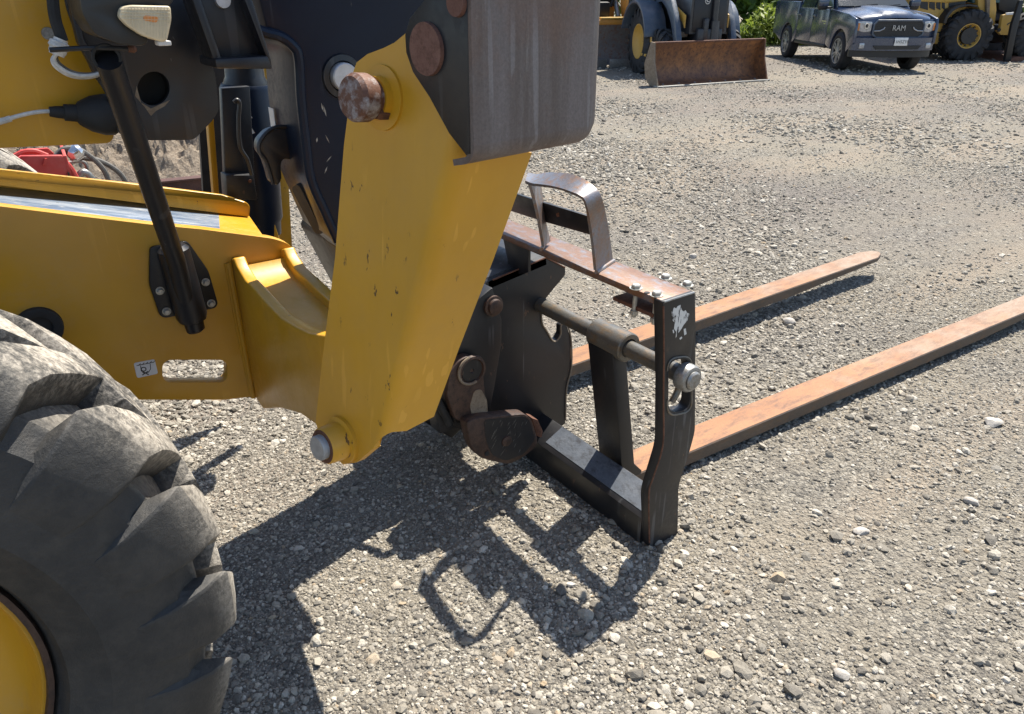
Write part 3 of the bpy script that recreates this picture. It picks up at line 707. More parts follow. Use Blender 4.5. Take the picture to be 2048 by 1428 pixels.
# hook shaped hose guard on the back of the boom
hk = [UY(p, 1.93) for p in ((606, 268), (570, 254), (540, 262), (521, 282), (519, 302), (532, 318), (541, 345), (546, 366), (556, 372), (564, 360), (562, 330), (566, 318), (606, 322))]
slab('hose_guard', M['black'], BM_, roundpoly(hk, .01, 3), (0, .05, 0), bevel=.004)
part('hose_guard_rim', M['black_worn'], BM_, lambda bm: add_tube(bm, [UY(p, 1.925) for p in ((600, 262), (566, 253), (540, 260), (521, 282), (518, 302), (531, 320), (540, 345), (546, 368))], .005, 8, 5))
part('warning_sticker', M['white'], BM_, lambda bm: add_slab(bm, [Vector((UY((541, 214), 2.02).x - .004, 2.02, UY((541, 214), 2.02).z)), Vector((UY((541, 214), 2.02).x - .004, 1.985, UY((541, 214), 2.02).z)), Vector((UY((541, 214), 2.02).x - .004, 1.985, UY((546, 256), 2.02).z)), Vector((UY((541, 214), 2.02).x - .004, 2.02, UY((546, 256), 2.02).z))], (-.002, 0, 0)), 0)

# far stabilizer channel with its black cylinder and valve block
FS = empty('far_stabilizer', parent=TH); YS = 2.72
def SP(p, y=YS): return UY(p, y)
slab('channel_flange', M['yellow'], FS, [SP(p) for p in ((526, 100), (534, 100), (577, 357), (586, 520), (564, 520), (549, 372), (538, 250))], (0, .03, 0), bevel=.002)
slab('channel_flange', M['yellow'], FS, [SP(p) for p in ((412, 150), (424, 150), (428, 248), (441, 420), (430, 420), (416, 248))], (0, .03, 0), bevel=.002)
slab('shaded_web', M['black'], FS, [SP(p) + Vector((0, .22, 0)) for p in ((424, 80), (540, 80), (590, 480), (446, 480))], (0, .02, 0))  # yellow web given black paint to stand for its deep shade
part('cylinder_barrel', M['navy'], FS, lambda bm: add_lathe(bm, SP((492, 168), 2.62), SP((516, 442), 2.62) - SP((492, 168), 2.62), [(0, .078), (.012, .085), (.44, .085), (.455, .078), (.50, .076)], 32))
part('gland', M['black'], FS, lambda bm: add_lathe(bm, SP((486, 120), 2.62), SP((492, 172), 2.62) - SP((486, 120), 2.62), [(0, .060), (.05, .062), (.07, .072), (.09, .072)], 28))
slab('valve_backing', M['black'], FS, [SP(p, 2.50) for p in ((443, 176), (500, 172), (512, 392), (452, 398))], (0, .03, 0), bevel=.004)
slab('valve_block', M['black_worn'], FS, [SP(p, 2.46) for p in ((452, 350), (507, 350), (515, 400), (455, 399))], (0, .06, 0), bevel=.003)
for p in ((500, 362), (461, 396)): part('block_bolt', M['rust'], FS, lambda bm: add_lathe(bm, SP(p, 2.46) , -Y3, [(0, .006), (.003, .005)], 12))
tube('hydraulic_pipe', M['black_worn'], FS, [SP(p, 2.44) for p in ((468, 205), (474, 200), (479, 208), (477, 240), (480, 292), (495, 320), (503, 350))], .0065, 10, 6)
for p in ((497, 233), (502, 263)): slab('part_tag', M['decal'], FS, [SP((p[0] - 8, p[1] - 5), 2.528), SP((p[0] + 1, p[1] - 8), 2.528), SP((p[0] + 8, p[1] + 3), 2.528), SP((p[0] - 1, p[1] + 6), 2.528)], (0, .002, 0))
slab('cylinder_foot', M['yellow'], FS, [SP(p, 2.55) for p in ((517, 445), (548, 440), (560, 480), (548, 492), (530, 478), (520, 492))], (0, .08, 0), bevel=.004)

# bracket above the cylinder
TB = empty('cylinder_mount', parent=TH)
def TP(p, y=1.74): return UY(p, y)
slab('mount_web', M['black'], TB, [TP(p) for p in ((380, -30), (490, -30), (545, 138), (434, 135))], (0, .02, 0), bevel=.003)
slab('mount_flange', M['black'], TB, [TP(p, 1.70) for p in ((374, -30), (392, -30), (444, 118), (436, 136), (430, 128))], (0, .08, 0), bevel=.004)
slab('mount_flange', M['black'], TB, [TP(p, 1.70) for p in ((478, -30), (496, -30), (543, 120), (545, 138), (532, 112))], (0, .08, 0), bevel=.004)
slab('mount_foot', M['black'], TB, [TP(p, 1.68) for p in ((430, 118), (536, 112), (546, 138), (433, 137))], (0, .12, 0), bevel=.004)
part('mount_bolt', M['silver'], TB, lambda bm: add_lathe(bm, TP((444, 0), 1.74), -Y3, [(0, .016), (.010, .015)], 20))

# black light bracket with holes, yellow cab panel behind it
CBP = empty('cab_panel', parent=TH)
yp_ = [UY(p, 1.93) for p in ((-420, -260), (215, -260), (215, 120), (231, 262), (224, 287), (0, 297), (-420, 322))]
slab('panel_skin', M['yellow'], CBP, roundpoly(yp_, [0, 0, 0, .03, .03, 0, 0]), (0, .03, 0), bevel=.004)
part('panel_screw', M['steel'], CBP, lambda bm: add_lathe(bm, UY((96, 67), 1.93), -Y3, [(0, .0125), (.004, .012)], 16))
LBK = empty('light_bracket', parent=TH)
hole1 = [UY(p, 1.86) for p in ellipse_px((307, 177), 32, 34, 30, .3)]
lp = [UY(p, 1.86) for p in ((126, -40), (131, 10), (156, 81), (187, 150), (206, 176), (226, 215), (236, 268), (288, 281), (388, 280), (428, 238), (438, 219), (431, 150), (404, 80), (378, -40))]
part('bracket_plate', M['black'], LBK, lambda bm: add_slab(bm, roundpoly(lp, .012, 3), (0, .012, 0), [hole1], .002))
part('hole_dark_cup', M['rubber'], LBK, lambda bm: add_lathe(bm, UY((307, 177), 1.865), Y3, [(.008, .038), (.06, .038), (.06, 0)], 28, False))  # black cup added behind the hole to keep it dark
part('mud_smear', M['mud'], LBK, lambda bm: add_slab(bm, [UY(p, 1.8595) for p in ((273, 172), (282, 205), (302, 217), (322, 208), (340, 200), (330, 212), (312, 222), (302, 232), (290, 215), (270, 192))], (0, .0015, 0)))
slab('bracket_edge', M['black_worn'], LBK, [UY(p, 1.84) for p in ((126, -40), (138, -40), (168, 78), (212, 160), (198, 162), (156, 85))], (0, .03, 0), bevel=.003)
# signal lamp with housing
SL = empty('signal_lamp', parent=TH)
YL = 1.52
def LP(p, y=YL): return UY(p, y)
def lens(bm):
    px = [(238, 34), (243, 14), (262, 10), (342, 12), (344, 40), (335, 82), (322, 84), (285, 72), (255, 52)]
    add_slab(bm, roundpoly([LP(p) for p in px], .006, 3), (0, .07, 0), (), .012, 3)
part('lens', M['cream'], SL, lens, .6)
part('amber_core', M['amber'], SL, lambda bm: add_slab(bm, roundpoly([LP(p, YL - .0015) for p in ((288, 30), (318, 34), (314, 46), (286, 40))], .006), (0, .002, 0)))
def ribs(bm):
    for k in range(9):
        t = k / 8
        add_tube(bm, [LP((240 + 6 * t + 0, 18 + 0 * t + 7 * k * .9), YL - .001), LP((340 - t * 4, 19 + 7.2 * k), YL - .001)], .0007, 5) if k < 4 else None
    for k in range(14): add_tube(bm, [LP((250 + k * 6.6, 14), YL - .001), LP((254 + k * 6.0, min(48 + k * 3.2, 78)), YL - .001)], .0006, 5)
part('lens_ribs', M['cream'], SL, ribs)
slab('housing', M['plastic'], SL, roundpoly([LP(p, YL + .02) for p in ((150, -60), (345, -60), (348, 4), (335, 14), (245, 10), (236, 34), (258, 56), (300, 78), (290, 92), (240, 90), (190, 70), (165, 30))], .008, 3), (0, .13, 0), bevel=.006)
part('lens_foot', M['wirewhite'], SL, lambda bm: add_box(bm, LP((326, 86), YL + .02), (.022, .03, .008), None, .002))
tube('bracket_rod', M['black_worn'], SL, [LP((100, 100), 1.66), LP((180, 96), 1.64), (LP((262, 98), 1.62))], .0045, 8, 4)
part('rod_tip', M['rust'], SL, lambda bm: add_lathe(bm, LP((256, 98), 1.62), LP((268, 98), 1.62) - LP((256, 98), 1.62), [(0, .006), (.01, .007), (.014, .004)], 12))
# wiring
WR = empty('wiring', parent=TH)
tube('black_cable', M['rubber'], WR, [LP(p, 1.74) for p in ((104, -40), (106, 5), (111, 40), (118, 62), (125, 82))], .0105, 10, 6)
tube('taped_connector', M['wirewhite'], WR, [LP(p, 1.73) for p in ((122, 78), (118, 92), (113, 110))], [.012, .017, .018, .015, .013], 12, 6)
for k, o in enumerate(((0, 0), (4, -3), (-3, 3))):
    tube('wire', M['wirewhite'] if k != 1 else M['hose'], WR, [LP((p[0] + o[0], p[1] + o[1]), 1.73 + .004 * k) for p in ((113, 108), (108, 118), (116, 132), (140, 147), (168, 152), (196, 148), (210, 138))], .0036, 8, 6)
part('plug_boot', M['rubber'], WR, lambda bm: add_lathe(bm, LP((112, 224), 1.895), LP((205, 229), 1.895) - LP((112, 224), 1.895), [(-.012, .010), (0, .012), (.014, .013), (.015, .017), (.038, .018), (.042, .024), (.065, .037), (.09, .043), (.108, .042), (.116, .036)], 28))
tube('plug_wire', M['wirewhite'], WR, [LP(p, 1.895) for p in ((112, 222), (75, 224), (40, 231), (10, 240), (-60, 262))], .0042, 8, 6)
tube('plug_wire_end', M['wirewhite'], WR, [LP(p, 1.894) for p in ((22, 237), (8, 241), (-10, 246))], .0062, 8, 4)

# quick coupler under the boom head
QC = empty('coupler', parent=TH); YQ = 1.92
def QP(p, y=YQ): return UY(p, y)
cp = [(905, 700), (936, 620), (975, 563), (1093, 514), (1131, 534), (1131, 550), (1092, 597), (1084, 614), (1084, 645), (1093, 661), (1105, 681), (1114, 681), (1122, 668), (1122, 652), (1131, 643), (1142, 676), (1143, 735), (1133, 778), (1131, 848), (1100, 866), (985, 880), (892, 850)]
slab('cheek_plate', M['black_worn'], QC, roundpoly([QP(p) for p in cp], .006, 3), (0, .03, 0), bevel=.003)
tube('worn_edge', M['mud'], QC, [QP(p, YQ - .001) for p in ((1092, 597), (1084, 614), (1084, 645), (1093, 661), (1105, 681), (1114, 681), (1122, 668), (1122, 652), (1131, 643), (1142, 676), (1143, 735), (1133, 778), (1131, 840))], .0032, 6, 3)
tube('worn_edge', M['rust'], QC, [QP(p, YQ - .001) for p in ((985, 560), (1040, 537), (1092, 515), (1130, 535))], .003, 6)
slab('far_cheek_plate', M['black_worn'], QC, [QP(p) + Vector((0, .42, 0)) for p in cp], (0, .03, 0))
slab('stiffener', M['black_worn'], QC, [QP(p, 1.82) for p in ((905, 700), (940, 612), (985, 575), (1004, 640), (1003, 690), (990, 770), (978, 830), (912, 850), (890, 800))], (0, .09, 0), bevel=.004)
part('upper_pin', M['brown'], QC, lambda bm: add_lathe(bm, QP((985, 611), 1.82), -Y3, [(0, .034), (.010, .034), (.012, .026), (.022, .025), (.024, .022)], 28))
slab('top_web', M['black_worn'], QC, [QP((975, 563)), QP((1093, 514)), QP((1093, 514)) + Vector((0, .45, 0)), QP((975, 563)) + Vector((0, .45, 0))], (0.004, 0, -.03), bevel=.003)
link = [(894, 790), (900, 745), (918, 722), (936, 712), (962, 722), (968, 758), (972, 800), (976, 832), (960, 838), (930, 845), (912, 840)]
slab('link_plate', M['brown'], QC, roundpoly([QP(p, 1.78) for p in link], .012, 3), (0, .035, 0), bevel=.004)
part('link_pin', M['brown'], QC, lambda bm: add_lathe(bm, QP((943, 741), 1.78), -Y3, [(-.002, .052), (.007, .050), (.009, .042), (.001, .039), (.0, 0)], 32, False))
part('pin_recess', M['black_worn'], QC, lambda bm: add_lathe(bm, QP((943, 741), 1.78), -Y3, [(0.0005, .0385), (.0035, .037), (.0035, .008), (.001, .006)], 28, False))
part('grease_smear', M['mud'], QC, lambda bm: add_tube(bm, [QP((943, 741), 1.771) + Vector((.047 * math.cos(a_), 0, .047 * math.sin(a_))) for a_ in [math.radians(100 + 16 * k_) for k_ in range(13)]], .0045, 6))
def hook_scratches(bm):
    R_ = random.Random(9)
    for k_ in range(26):
        q = QP((R_.uniform(985, 1062), R_.uniform(842, 905)), 1.7382); L = R_.uniform(.005, .016); a_ = R_.uniform(.75, 1.15); dv = Vector((math.cos(a_), 0, math.sin(a_))); s2 = Vector((-dv.z, 0, dv.x)) * .0007
        add_slab(bm, [q - dv * L, q + s2, q + dv * L, q - s2], (0, .0004, 0))
part('scratches', M['steel'], QC, hook_scratches, 0, kind='stuff')
slab('mud_patch', M['mud'], QC, roundpoly([QP(p, 1.778) for p in ((948, 782), (962, 778), (974, 800), (976, 828), (944, 832), (940, 812))], .01), (0, .002, 0))
hookpx = [(932, 845), (958, 836), (1050, 828), (1063, 838), (1076, 879), (1073, 893), (1047, 915), (1020, 929), (994, 925), (958, 914), (942, 893)]
slab('lock_hook', M['brown'], QC, roundpoly([QP(p, 1.74) for p in hookpx], .018, 4), (0, .045, 0), bevel=.004)
slab('hook_face', M['black_worn'], QC, roundpoly([QP(p, 1.7385) for p in ((968, 840), (1048, 832), (1060, 842), (1070, 880), (1048, 908), (1012, 922), (984, 910), (972, 880))], .016, 4), (0, .003, 0))
part('hook_pin', M['brown'], QC, lambda bm: add_lathe(bm, QP((1012, 881), 1.74), -Y3, [(0, .020), (.007, .019), (.009, .015)], 24))
part('hook_hole', M['rubber'], QC, lambda bm: add_lathe(bm, QP((974, 907), 1.737), -Y3, [(0, .009), (.001, .009)], 16))
slab('lock_block', M['rust'], QC, [QP(p, 1.78) for p in ((1064, 836), (1076, 840), (1086, 862), (1084, 876), (1074, 872))], (0, .05, 0), bevel=.003)
part('coupler_body', M['black_worn'], QC, lambda bm: add_slab(bm, [Vector((x, 1.98, z)) for x, z in ((.80, .93), (1.02, 1.25), (1.12, .80), (1.30, .60), (1.30, .22), (1.16, .14), (1.00, .30), (.92, .62))], (0, .28, 0), (), .01))
slab('lower_hose_block', M['black'], QC, [QP(p, 1.84) for p in ((868, 812), (890, 800), (905, 860), (880, 868))], (0, .06, 0), bevel=.003)
slab('hose_clip', M['teal'], QC, [QP(p, 1.83) for p in ((883, 818), (893, 814), (897, 828), (886, 832))], (0, .01, 0), bevel=.002)
tube('hydraulic_hose', M['rubber'], QC, [(1.06, 1.97, .72), (1.03, 1.90, .60), (1.0, 1.82, .48), (1.06, 1.82, .32)], .014, 10, 6)

# ------------------------------------------------------------------ fork carriage
YC = 1.257; TC = .034
FC = empty('fork_carriage', (1.5, 1.9, 0)); tag(FC, 'black and rusty pallet fork carriage with bent guard loop hung on the boom', 'fork carriage')
def CP(p, o=0): return UY(p, YC + o)
cpl = [(1326, 604), (1390, 584), (1391, 650), (1390, 862), (1382, 893), (1368, 938), (1357, 972), (1355, 1075), (1300, 1095), (1297, 988), (1306, 958), (1326, 893), (1328, 760)]
slotp = roundpoly([CP(p) for p in ((1337, 722), (1380, 715), (1380, 818), (1337, 828))], .04, 6)
part('side_plate', M['black_worn'], FC, lambda bm: add_slab(bm, roundpoly([CP(p) for p in cpl], [.008, .006, 0, .02, .03, .03, .02, .004, .004, .03, .03, .03, 0], 4), (0, TC, 0), [slotp], .004))
part('slot_rim', M['shaft'], FC, lambda bm: add_tube(bm, [q + Vector((0, -.001, 0)) for q in roundpoly([CP(p) for p in ((1334, 717), (1383, 711), (1383, 822), (1334, 833))], .04, 6)] + [CP((1334, 800), -.001)], .0030, 6))
tube('worn_edge', M['rust'], FC, [CP(p, -.0005) for p in ((1327, 612), (1328, 700), (1327, 800), (1326, 890), (1306, 957), (1298, 988), (1299, 1085))], .0026, 6, 4)
tube('worn_edge', M['steel'], FC, [CP(p, -.0005) for p in ((1328, 604), (1350, 597), (1388, 585))], .0028, 6)
YE = 2.50
part('far_side_plate', M['black_worn'], FC, lambda bm: add_slab(bm, [Vector((CP(p).x, YE, CP(p).z)) for p in cpl], (0, TC, 0)))
slab('torn_sticker', M['film'], FC, [CP((x * .28 + 1240, y * .28 + 500), -.0008) for x, y in ((370, 440), (388, 410), (402, 418), (412, 402), (432, 392), (440, 425), (452, 440), (470, 430), (478, 448), (495, 455), (484, 500), (455, 535), (440, 562), (418, 592), (398, 628), (402, 585), (386, 562), (392, 520), (372, 500))], (0, .0006, 0))
for q in (((455, 565), (470, 560), (476, 600), (460, 610)), ((425, 630), (440, 618), (446, 628), (430, 642)), ((376, 572), (384, 568), (388, 590), (380, 596))):
    slab('torn_sticker', M['film'], FC, [CP((x * .28 + 1240, y * .28 + 500), -.0008) for x, y in q], (0, .0006, 0))
ZT = .856; XR, XFt = 1.398, 1.516
# top bar and its bolts
part('top_bar', M['barrust'], FC, lambda bm: add_box(bm, ((XR + XFt) / 2, (YC + TC + YE) / 2 - .012, ZT - .011), (XFt - XR, YE - YC - TC + .02, .020), None, .003))
part('under_plate', M['rust'], FC, lambda bm: add_box(bm, ((XR + XFt) / 2, YC + TC + .085, ZT - .058), (XFt - XR - .01, .16, .012), None, .002))
for (x, y) in ((1272, 576), (1331, 556), (1374, 570), (1313, 590)):
    q = UZ((x, y), ZT)
    part('bolt', M['zinc'], FC, lambda bm: (hexbolt(bm, Vector((q.x, q.y, ZT - .001)), ZUP, .0135, .010), add_cyl(bm, (q.x, q.y, ZT - .085), (q.x, q.y, ZT - .022), .007, seg=10), add_lathe(bm, (q.x, q.y, ZT - .078), ZUP, [(0, .012), (.012, .012)], 6)))
qh = UZ((1294, 585), ZT)
part('bolt_hole', M['rubber'], FC, lambda bm: add_lathe(bm, (qh.x, qh.y, ZT - .0008), ZUP, [(0, .008), (.0012, .008)], 14))
# guard loop of bent flat strap
rear = [(1193, 541), (1190, 510), (1186, 477), (1181, 445), (1175, 415), (1168, 397), (1157, 389), (1142, 383), (1125, 377), (1110, 373), (1094, 370), (1078, 368), (1063, 366), (1050, 361)]
frnt = [(1227, 526), (1222, 490), (1218, 460), (1213, 432), (1206, 403), (1198, 383), (1183, 368), (1168, 358), (1150, 350), (1132, 346), (1112, 345), (1092, 345), (1074, 348), (1056, 345)]
def strap(bm, A, B, th=.009):
    a = [bm.verts.new(p) for p in A]; b = [bm.verts.new(p) for p in B]
    for i in range(len(a) - 1): bm.faces.new((a[i], a[i + 1], b[i + 1], b[i]))
    bmesh.ops.recalc_face_normals(bm, faces=bm.faces); bmesh.ops.solidify(bm, geom=bm.faces[:], thickness=th)
LEAN = math.tan(math.radians(20))
def UL(p, x): return U(p, (1, 0, LEAN), x + LEAN * ZT)
def gl(bm):
    A = catmull([UL(p, XR) for p in rear], 3); B = catmull([UL(p, XR + (.11 if i_ < 2 else .085 if i_ < 4 else .06)) for i_, p in enumerate(frnt)], 3); strap(bm, A, B)
part('guard_loop', M['worn'], FC, gl, .8)
def gleg(bm):
    A = catmull([UL(p, XR) for p in ((1055, 366), (1066, 405), (1074, 441), (1083, 493))], 4); B = catmull([UL(p, XR + .085 - .01 * i) for i, p in enumerate(((1076, 366), (1082, 405), (1086, 440), (1096, 482)))], 4); strap(bm, A, B)
part('guard_leg', M['worn'], FC, gleg, .8)
for a, b in (((1193, 541), (1227, 526)), ((1083, 493), (1098, 482))):
    A, B = UX(a, XR), UX(b, XFt - .008); A.z = B.z = ZT + .001
    tube('weld_bead', M['worn'], FC, [A, (A + B) / 2, B], .007, 8)
slab('cross_rail', M['black'], FC, [UL(p, XFt - .05) for p in ((1020, 384), (1083, 404), (1178, 433), (1184, 471), (1078, 441), (1015, 420))], (.012, 0, 0), bevel=.002)
part('rail_spot', M['rust'], FC, lambda bm: add_slab(bm, [UL(p, XFt - .0505) for p in ((1112, 427), (1118, 425), (1119, 433), (1114, 434))], (-.001, 0, 0)))
slab('far_upright', M['black'], FC, [UX(p, XR + .01) for p in ((1006, 478), (1056, 496), (1056, 545), (1012, 552), (1015, 522))], (.012, 0, 0), bevel=.002)
# lower beam, bent angle plate
def lbeam(bm):
    p1 = UX((1286, 1033), 1.432); p2 = Vector((1.526, 0, .151))
    pr = [(1.432, .002), (1.432, p1.z - .012), (1.444, p1.z), (p2.x, p2.z), (p2.x + .006, p2.z - .006), (p2.x + .006, .002)]
    add_slab(bm, [Vector((x, YC + TC + .001, z)) for x, z in pr], (0, YE - YC - TC - .002, 0), (), .004, 2)
part('lower_beam', M['black_worn'], FC, lbeam)
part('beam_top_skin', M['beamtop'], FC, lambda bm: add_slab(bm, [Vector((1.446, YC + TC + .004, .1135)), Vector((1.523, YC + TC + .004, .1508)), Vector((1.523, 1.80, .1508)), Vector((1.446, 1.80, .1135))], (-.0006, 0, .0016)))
# shaft
SX, SZ = 1.505, .603
part('fork_shaft', M['shaft'], FC, lambda bm: add_cyl(bm, (SX, YC - .028, SZ), (SX, YE + .03, SZ - .01), .0265, seg=28))
part('shaft_collar', M['steel'], FC, lambda bm: add_lathe(bm, (SX, YC - .001, SZ), -Y3, [(0, .041), (.030, .041), (.036, .037), (.038, .029), (.033, .027), (.033, .001)], 32, False))
part('shaft_end', M['steel'], FC, lambda bm: add_lathe(bm, (SX, YC - .030, SZ), -Y3, [(0, .027), (.012, .027), (.018, .022), (.019, .002)], 28))
part('keeper_stub', M['shaft'], FC, lambda bm: add_tube(bm, [(SX + .01, YC + .02, SZ - .03), (SX + .012, YC + .02, SZ - .06), (SX - .01, YC + .02, SZ - .095)], .010, 10, 4))

def fork(label, y_at, y_tip, z_base, z_tip, x_end, wd, y_sh):
    F = empty('pallet_fork', (1.56, y_at, 0)); tag(F, label, 'fork', 'pallet forks on the carriage shaft')
    x0 = 1.60; th = .053
    xs = [x0, x0 + .4, x_end - 1.0, x_end - .45, x_end - .10, x_end - .03, x_end]
    def blade(bm):
        rings = []
        for x in xs:
            t = (x - x0) / (x_end - x0); y = y_at + (y_tip - y_at) * t; zt = z_base + (z_tip - z_base) * t + th
            u = max(0, (x - (x_end - 1.0)) / 1.0); tk = th * (1 - .62 * u); ww = wd
            if x > x_end - .11: ww = wd * (1 if x < x_end - .09 else .62 if x < x_end - .01 else .22)
            yc = y + wd / 2
            a, b = yc - ww / 2, yc + ww / 2; e = .004
            rings.append([(x, a, zt - tk), (x, a, zt - e), (x, a + e, zt), (x, b - e, zt), (x, b, zt - e), (x, b, zt - tk)])
        add_loft(bm, rings)
    B = part('blade', M['forkside'], F, blade, .4)
    def top(bm):
        rings = []
        for x in xs:
            t = (x - x0) / (x_end - x0); y = y_at + (y_tip - y_at) * t; zt = z_base + (z_tip - z_base) * t + th
            ww = wd
            if x > x_end - .11: ww = wd * (1 if x < x_end - .09 else .62 if x < x_end - .01 else .22)
            yc = y + wd / 2; a, b = yc - ww / 2 + .004, yc + ww / 2 - .004
            rings.append([(x, a, zt + .0006), (x, b, zt + .0006), (x, b, zt - .002), (x, a, zt - .002)])
        add_loft(bm, rings)
    part('blade_top', M['fork'], F, top, .3)
    def shank(bm):
        yc = y_at + wd / 2
        pr = [(SX - .045, SZ - .02), (SX + .012, SZ - .02), (1.600, z_base + th + .05), (1.640, z_base + th + .006), (1.64, z_base), (1.590, z_base), (1.565, z_base + .02), (1.548, z_base + .06)]
        add_slab(bm, [Vector((x, y_sh, z)) for x, z in pr], (0, wd * .92, 0), (), .005, 2)
    part('shank', M['black_worn'], F, shank)
    part('eye', M['shaft'], F, lambda bm: add_lathe(bm, (SX, y_sh - .025, SZ), Y3, [(0, .030), (0, .044), (.004, .047), (wd + .02, .047), (wd + .024, .044), (wd + .024, .030)], 30, False))
    return F
fork('near orange rusted fork blade lying across the gravel to the right edge', 1.500, 1.318, .022, .040, 4.85, .128, 1.50)
fork('farther rusted fork blade ending in a pointed tip on the gravel', 2.208, 2.208, .066, .085, 4.40, .126, 2.19)

# ------------------------------------------------------------------ background machines
M['truckpaint'] = paint('slate blue car paint', (.028, .046, .090), .22, -.1, dust=.10, dustcol=(.2, .18, .16), streak=False, coat=.8)
M['truckpaint'].node_tree.nodes['Principled BSDF'].inputs['Coat Roughness'].default_value = .14
M['trim'] = plain('black trim', (.014, .014, .016), .45, 0, .1, 20)
M['lampglass'] = plain('lamp glass', (.45, .46, .48), .12, .3, .2, 14)
M['deere'] = paint('black loader paint', (.018, .020, .026), .3, 0, dust=.2)
M['sheengrey'] = paint('blue grey sky sheen', (.055, .075, .105), .3, 0, dust=.25)  # black loader paint with the sky's reflection put into the colour
M['tealglass'] = plain('teal tinted glass', (.03, .10, .12), .08, 0, .3, 3)
M['bucketrust'] = rusty('rusted bucket', (.13, .06, .035), (.30, .13, .05), (.06, .035, .03), .8, (1, 1, 1), .6, .1, .25)
M['bladegrey'] = rusty('worn blade', (.16, .155, .16), (.22, .20, .19), (.20, .10, .06), .7, (.5, 1, 1), .5, .3, .2)
M['dozer'] = paint('orange yellow paint', (.52, .235, .035), .45, .01, dust=.3)
M['loadery'] = paint('faded yellow paint', (.56, .33, .06), .45, .005, dust=.3)
M['tyrefar'] = plain('far tyre rubber', (.028, .028, .030), .8, 0, .35, 8, .3)
def far_wheel(parent, c, R, W, rimr, rimmat, lugs=0, hub=None, out=-1, spokes=0):
    w_ = empty('wheel', parent=parent); c = Vector(c)
    def ty(bm):
        h = W / 2
        add_lathe(bm, c - Y3 * h, Y3, [(.02, rimr * .98), (-.005, rimr * 1.1), (-.01, (rimr + R) / 2), (.01, R * .93), (.035, R * .985), (h, R), (W - .035, R * .985), (W - .01, R * .93), (W + .01, (rimr + R) / 2), (W + .005, rimr * 1.1), (W - .02, rimr * .98)], 44, False)
        for k in range(lugs):
            for sd in (-1, 1):
                a = 2 * math.pi * (k + (.5 if sd > 0 else 0)) / lugs
                rows = []
                for (u, dr) in ((.02, .0), (.5, 0), (.92, -.01), (1.04, -.06), (1.06, -.13)):
                    aa = a + .28 * u; ww = .030 + .012 * u
                    row = []
                    for f, up in ((-1.2, -.02), (-1, .035), (1, .035), (1.2, -.02)):
                        t = aa + f * ww / R; q = R + dr + up; row.append(bm.verts.new(c + Vector((q * math.sin(t), sd * u * h * 1.0 + sd * (.01 if u > 1 else 0), q * math.cos(t)))))
                    rows.append(row)
                for x_, y_ in zip(rows, rows[1:]):
                    for i in range(3): bm.faces.new((x_[i], x_[i + 1], y_[i + 1], y_[i]))
                bm.faces.new(rows[0]); bm.faces.new(rows[-1])
    part('tyre', M['tyrefar'], w_, ty, .6)
    yo = c + Y3 * out * W * .47; d = Vector((0, -out, 0))
    if spokes:
        part('barrel', M['trim'], w_, lambda bm: add_lathe(bm, yo, d, [(.0, rimr), (.09, rimr * .93), (.10, .01)], 36, False))
        def sp(bm):
            add_lathe(bm, yo, d, [(.02, rimr * 1.0), (-.012, rimr * .99), (-.012, rimr * .93), (.03, rimr * .91)], 40, False)
            add_lathe(bm, yo, d, [(.03, rimr * .30), (-.006, rimr * .28), (-.012, rimr * .12), (-.012, .001)], 24, False)
            for k in range(spokes):
                a = 2 * math.pi * k / spokes
                for da in (-.17, .17):
                    u = Vector((math.sin(a), 0, math.cos(a))); u2 = Vector((math.sin(a + da), 0, math.cos(a + da))); t = Vector((math.cos(a), 0, -math.sin(a)))
                    add_slab(bm, [yo + u * rimr * .2 + t * .03 * (1 if da > 0 else -.2) + d * .0, yo + u2 * rimr * .95 + t * .022, yo + u2 * rimr * .95 - t * .022, yo + u * rimr * .2 - t * .03 * (1 if da < 0 else -.2)], d * .03)
        part('rim', M[rimmat], w_, sp, .5)
    else:
        part('rim', M[rimmat], w_, lambda bm: add_lathe(bm, yo, d, [(.03, rimr * 1.0), (-.004, rimr * .99), (-.004, rimr * .93), (.05, rimr * .85), (.10, rimr * .62), (.12, rimr * .5), (.12, .01)], 40, False))
        if hub:
            part('hub', M['trim'], w_, lambda bm: add_lathe(bm, yo + d * .02, d, [(-.02, .01), (-.02, hub), (.10, hub * 1.05)], 28, False))
            for k in range(12):
                a = 2 * math.pi * k / 12; q = yo + d * .085 + Vector((math.sin(a), 0, math.cos(a))) * hub * 1.22
                part('wheel_nut', M['trim'], w_, lambda bm: add_lathe(bm, q, -d, [(0, .026), (.04, .026)], 6))
    return w_
def prism_xz(bm, pts, y0, y1, bevel=0.0): add_slab(bm, [Vector((x, y0, z)) for x, z in pts], (0, y1 - y0, 0), (), bevel)

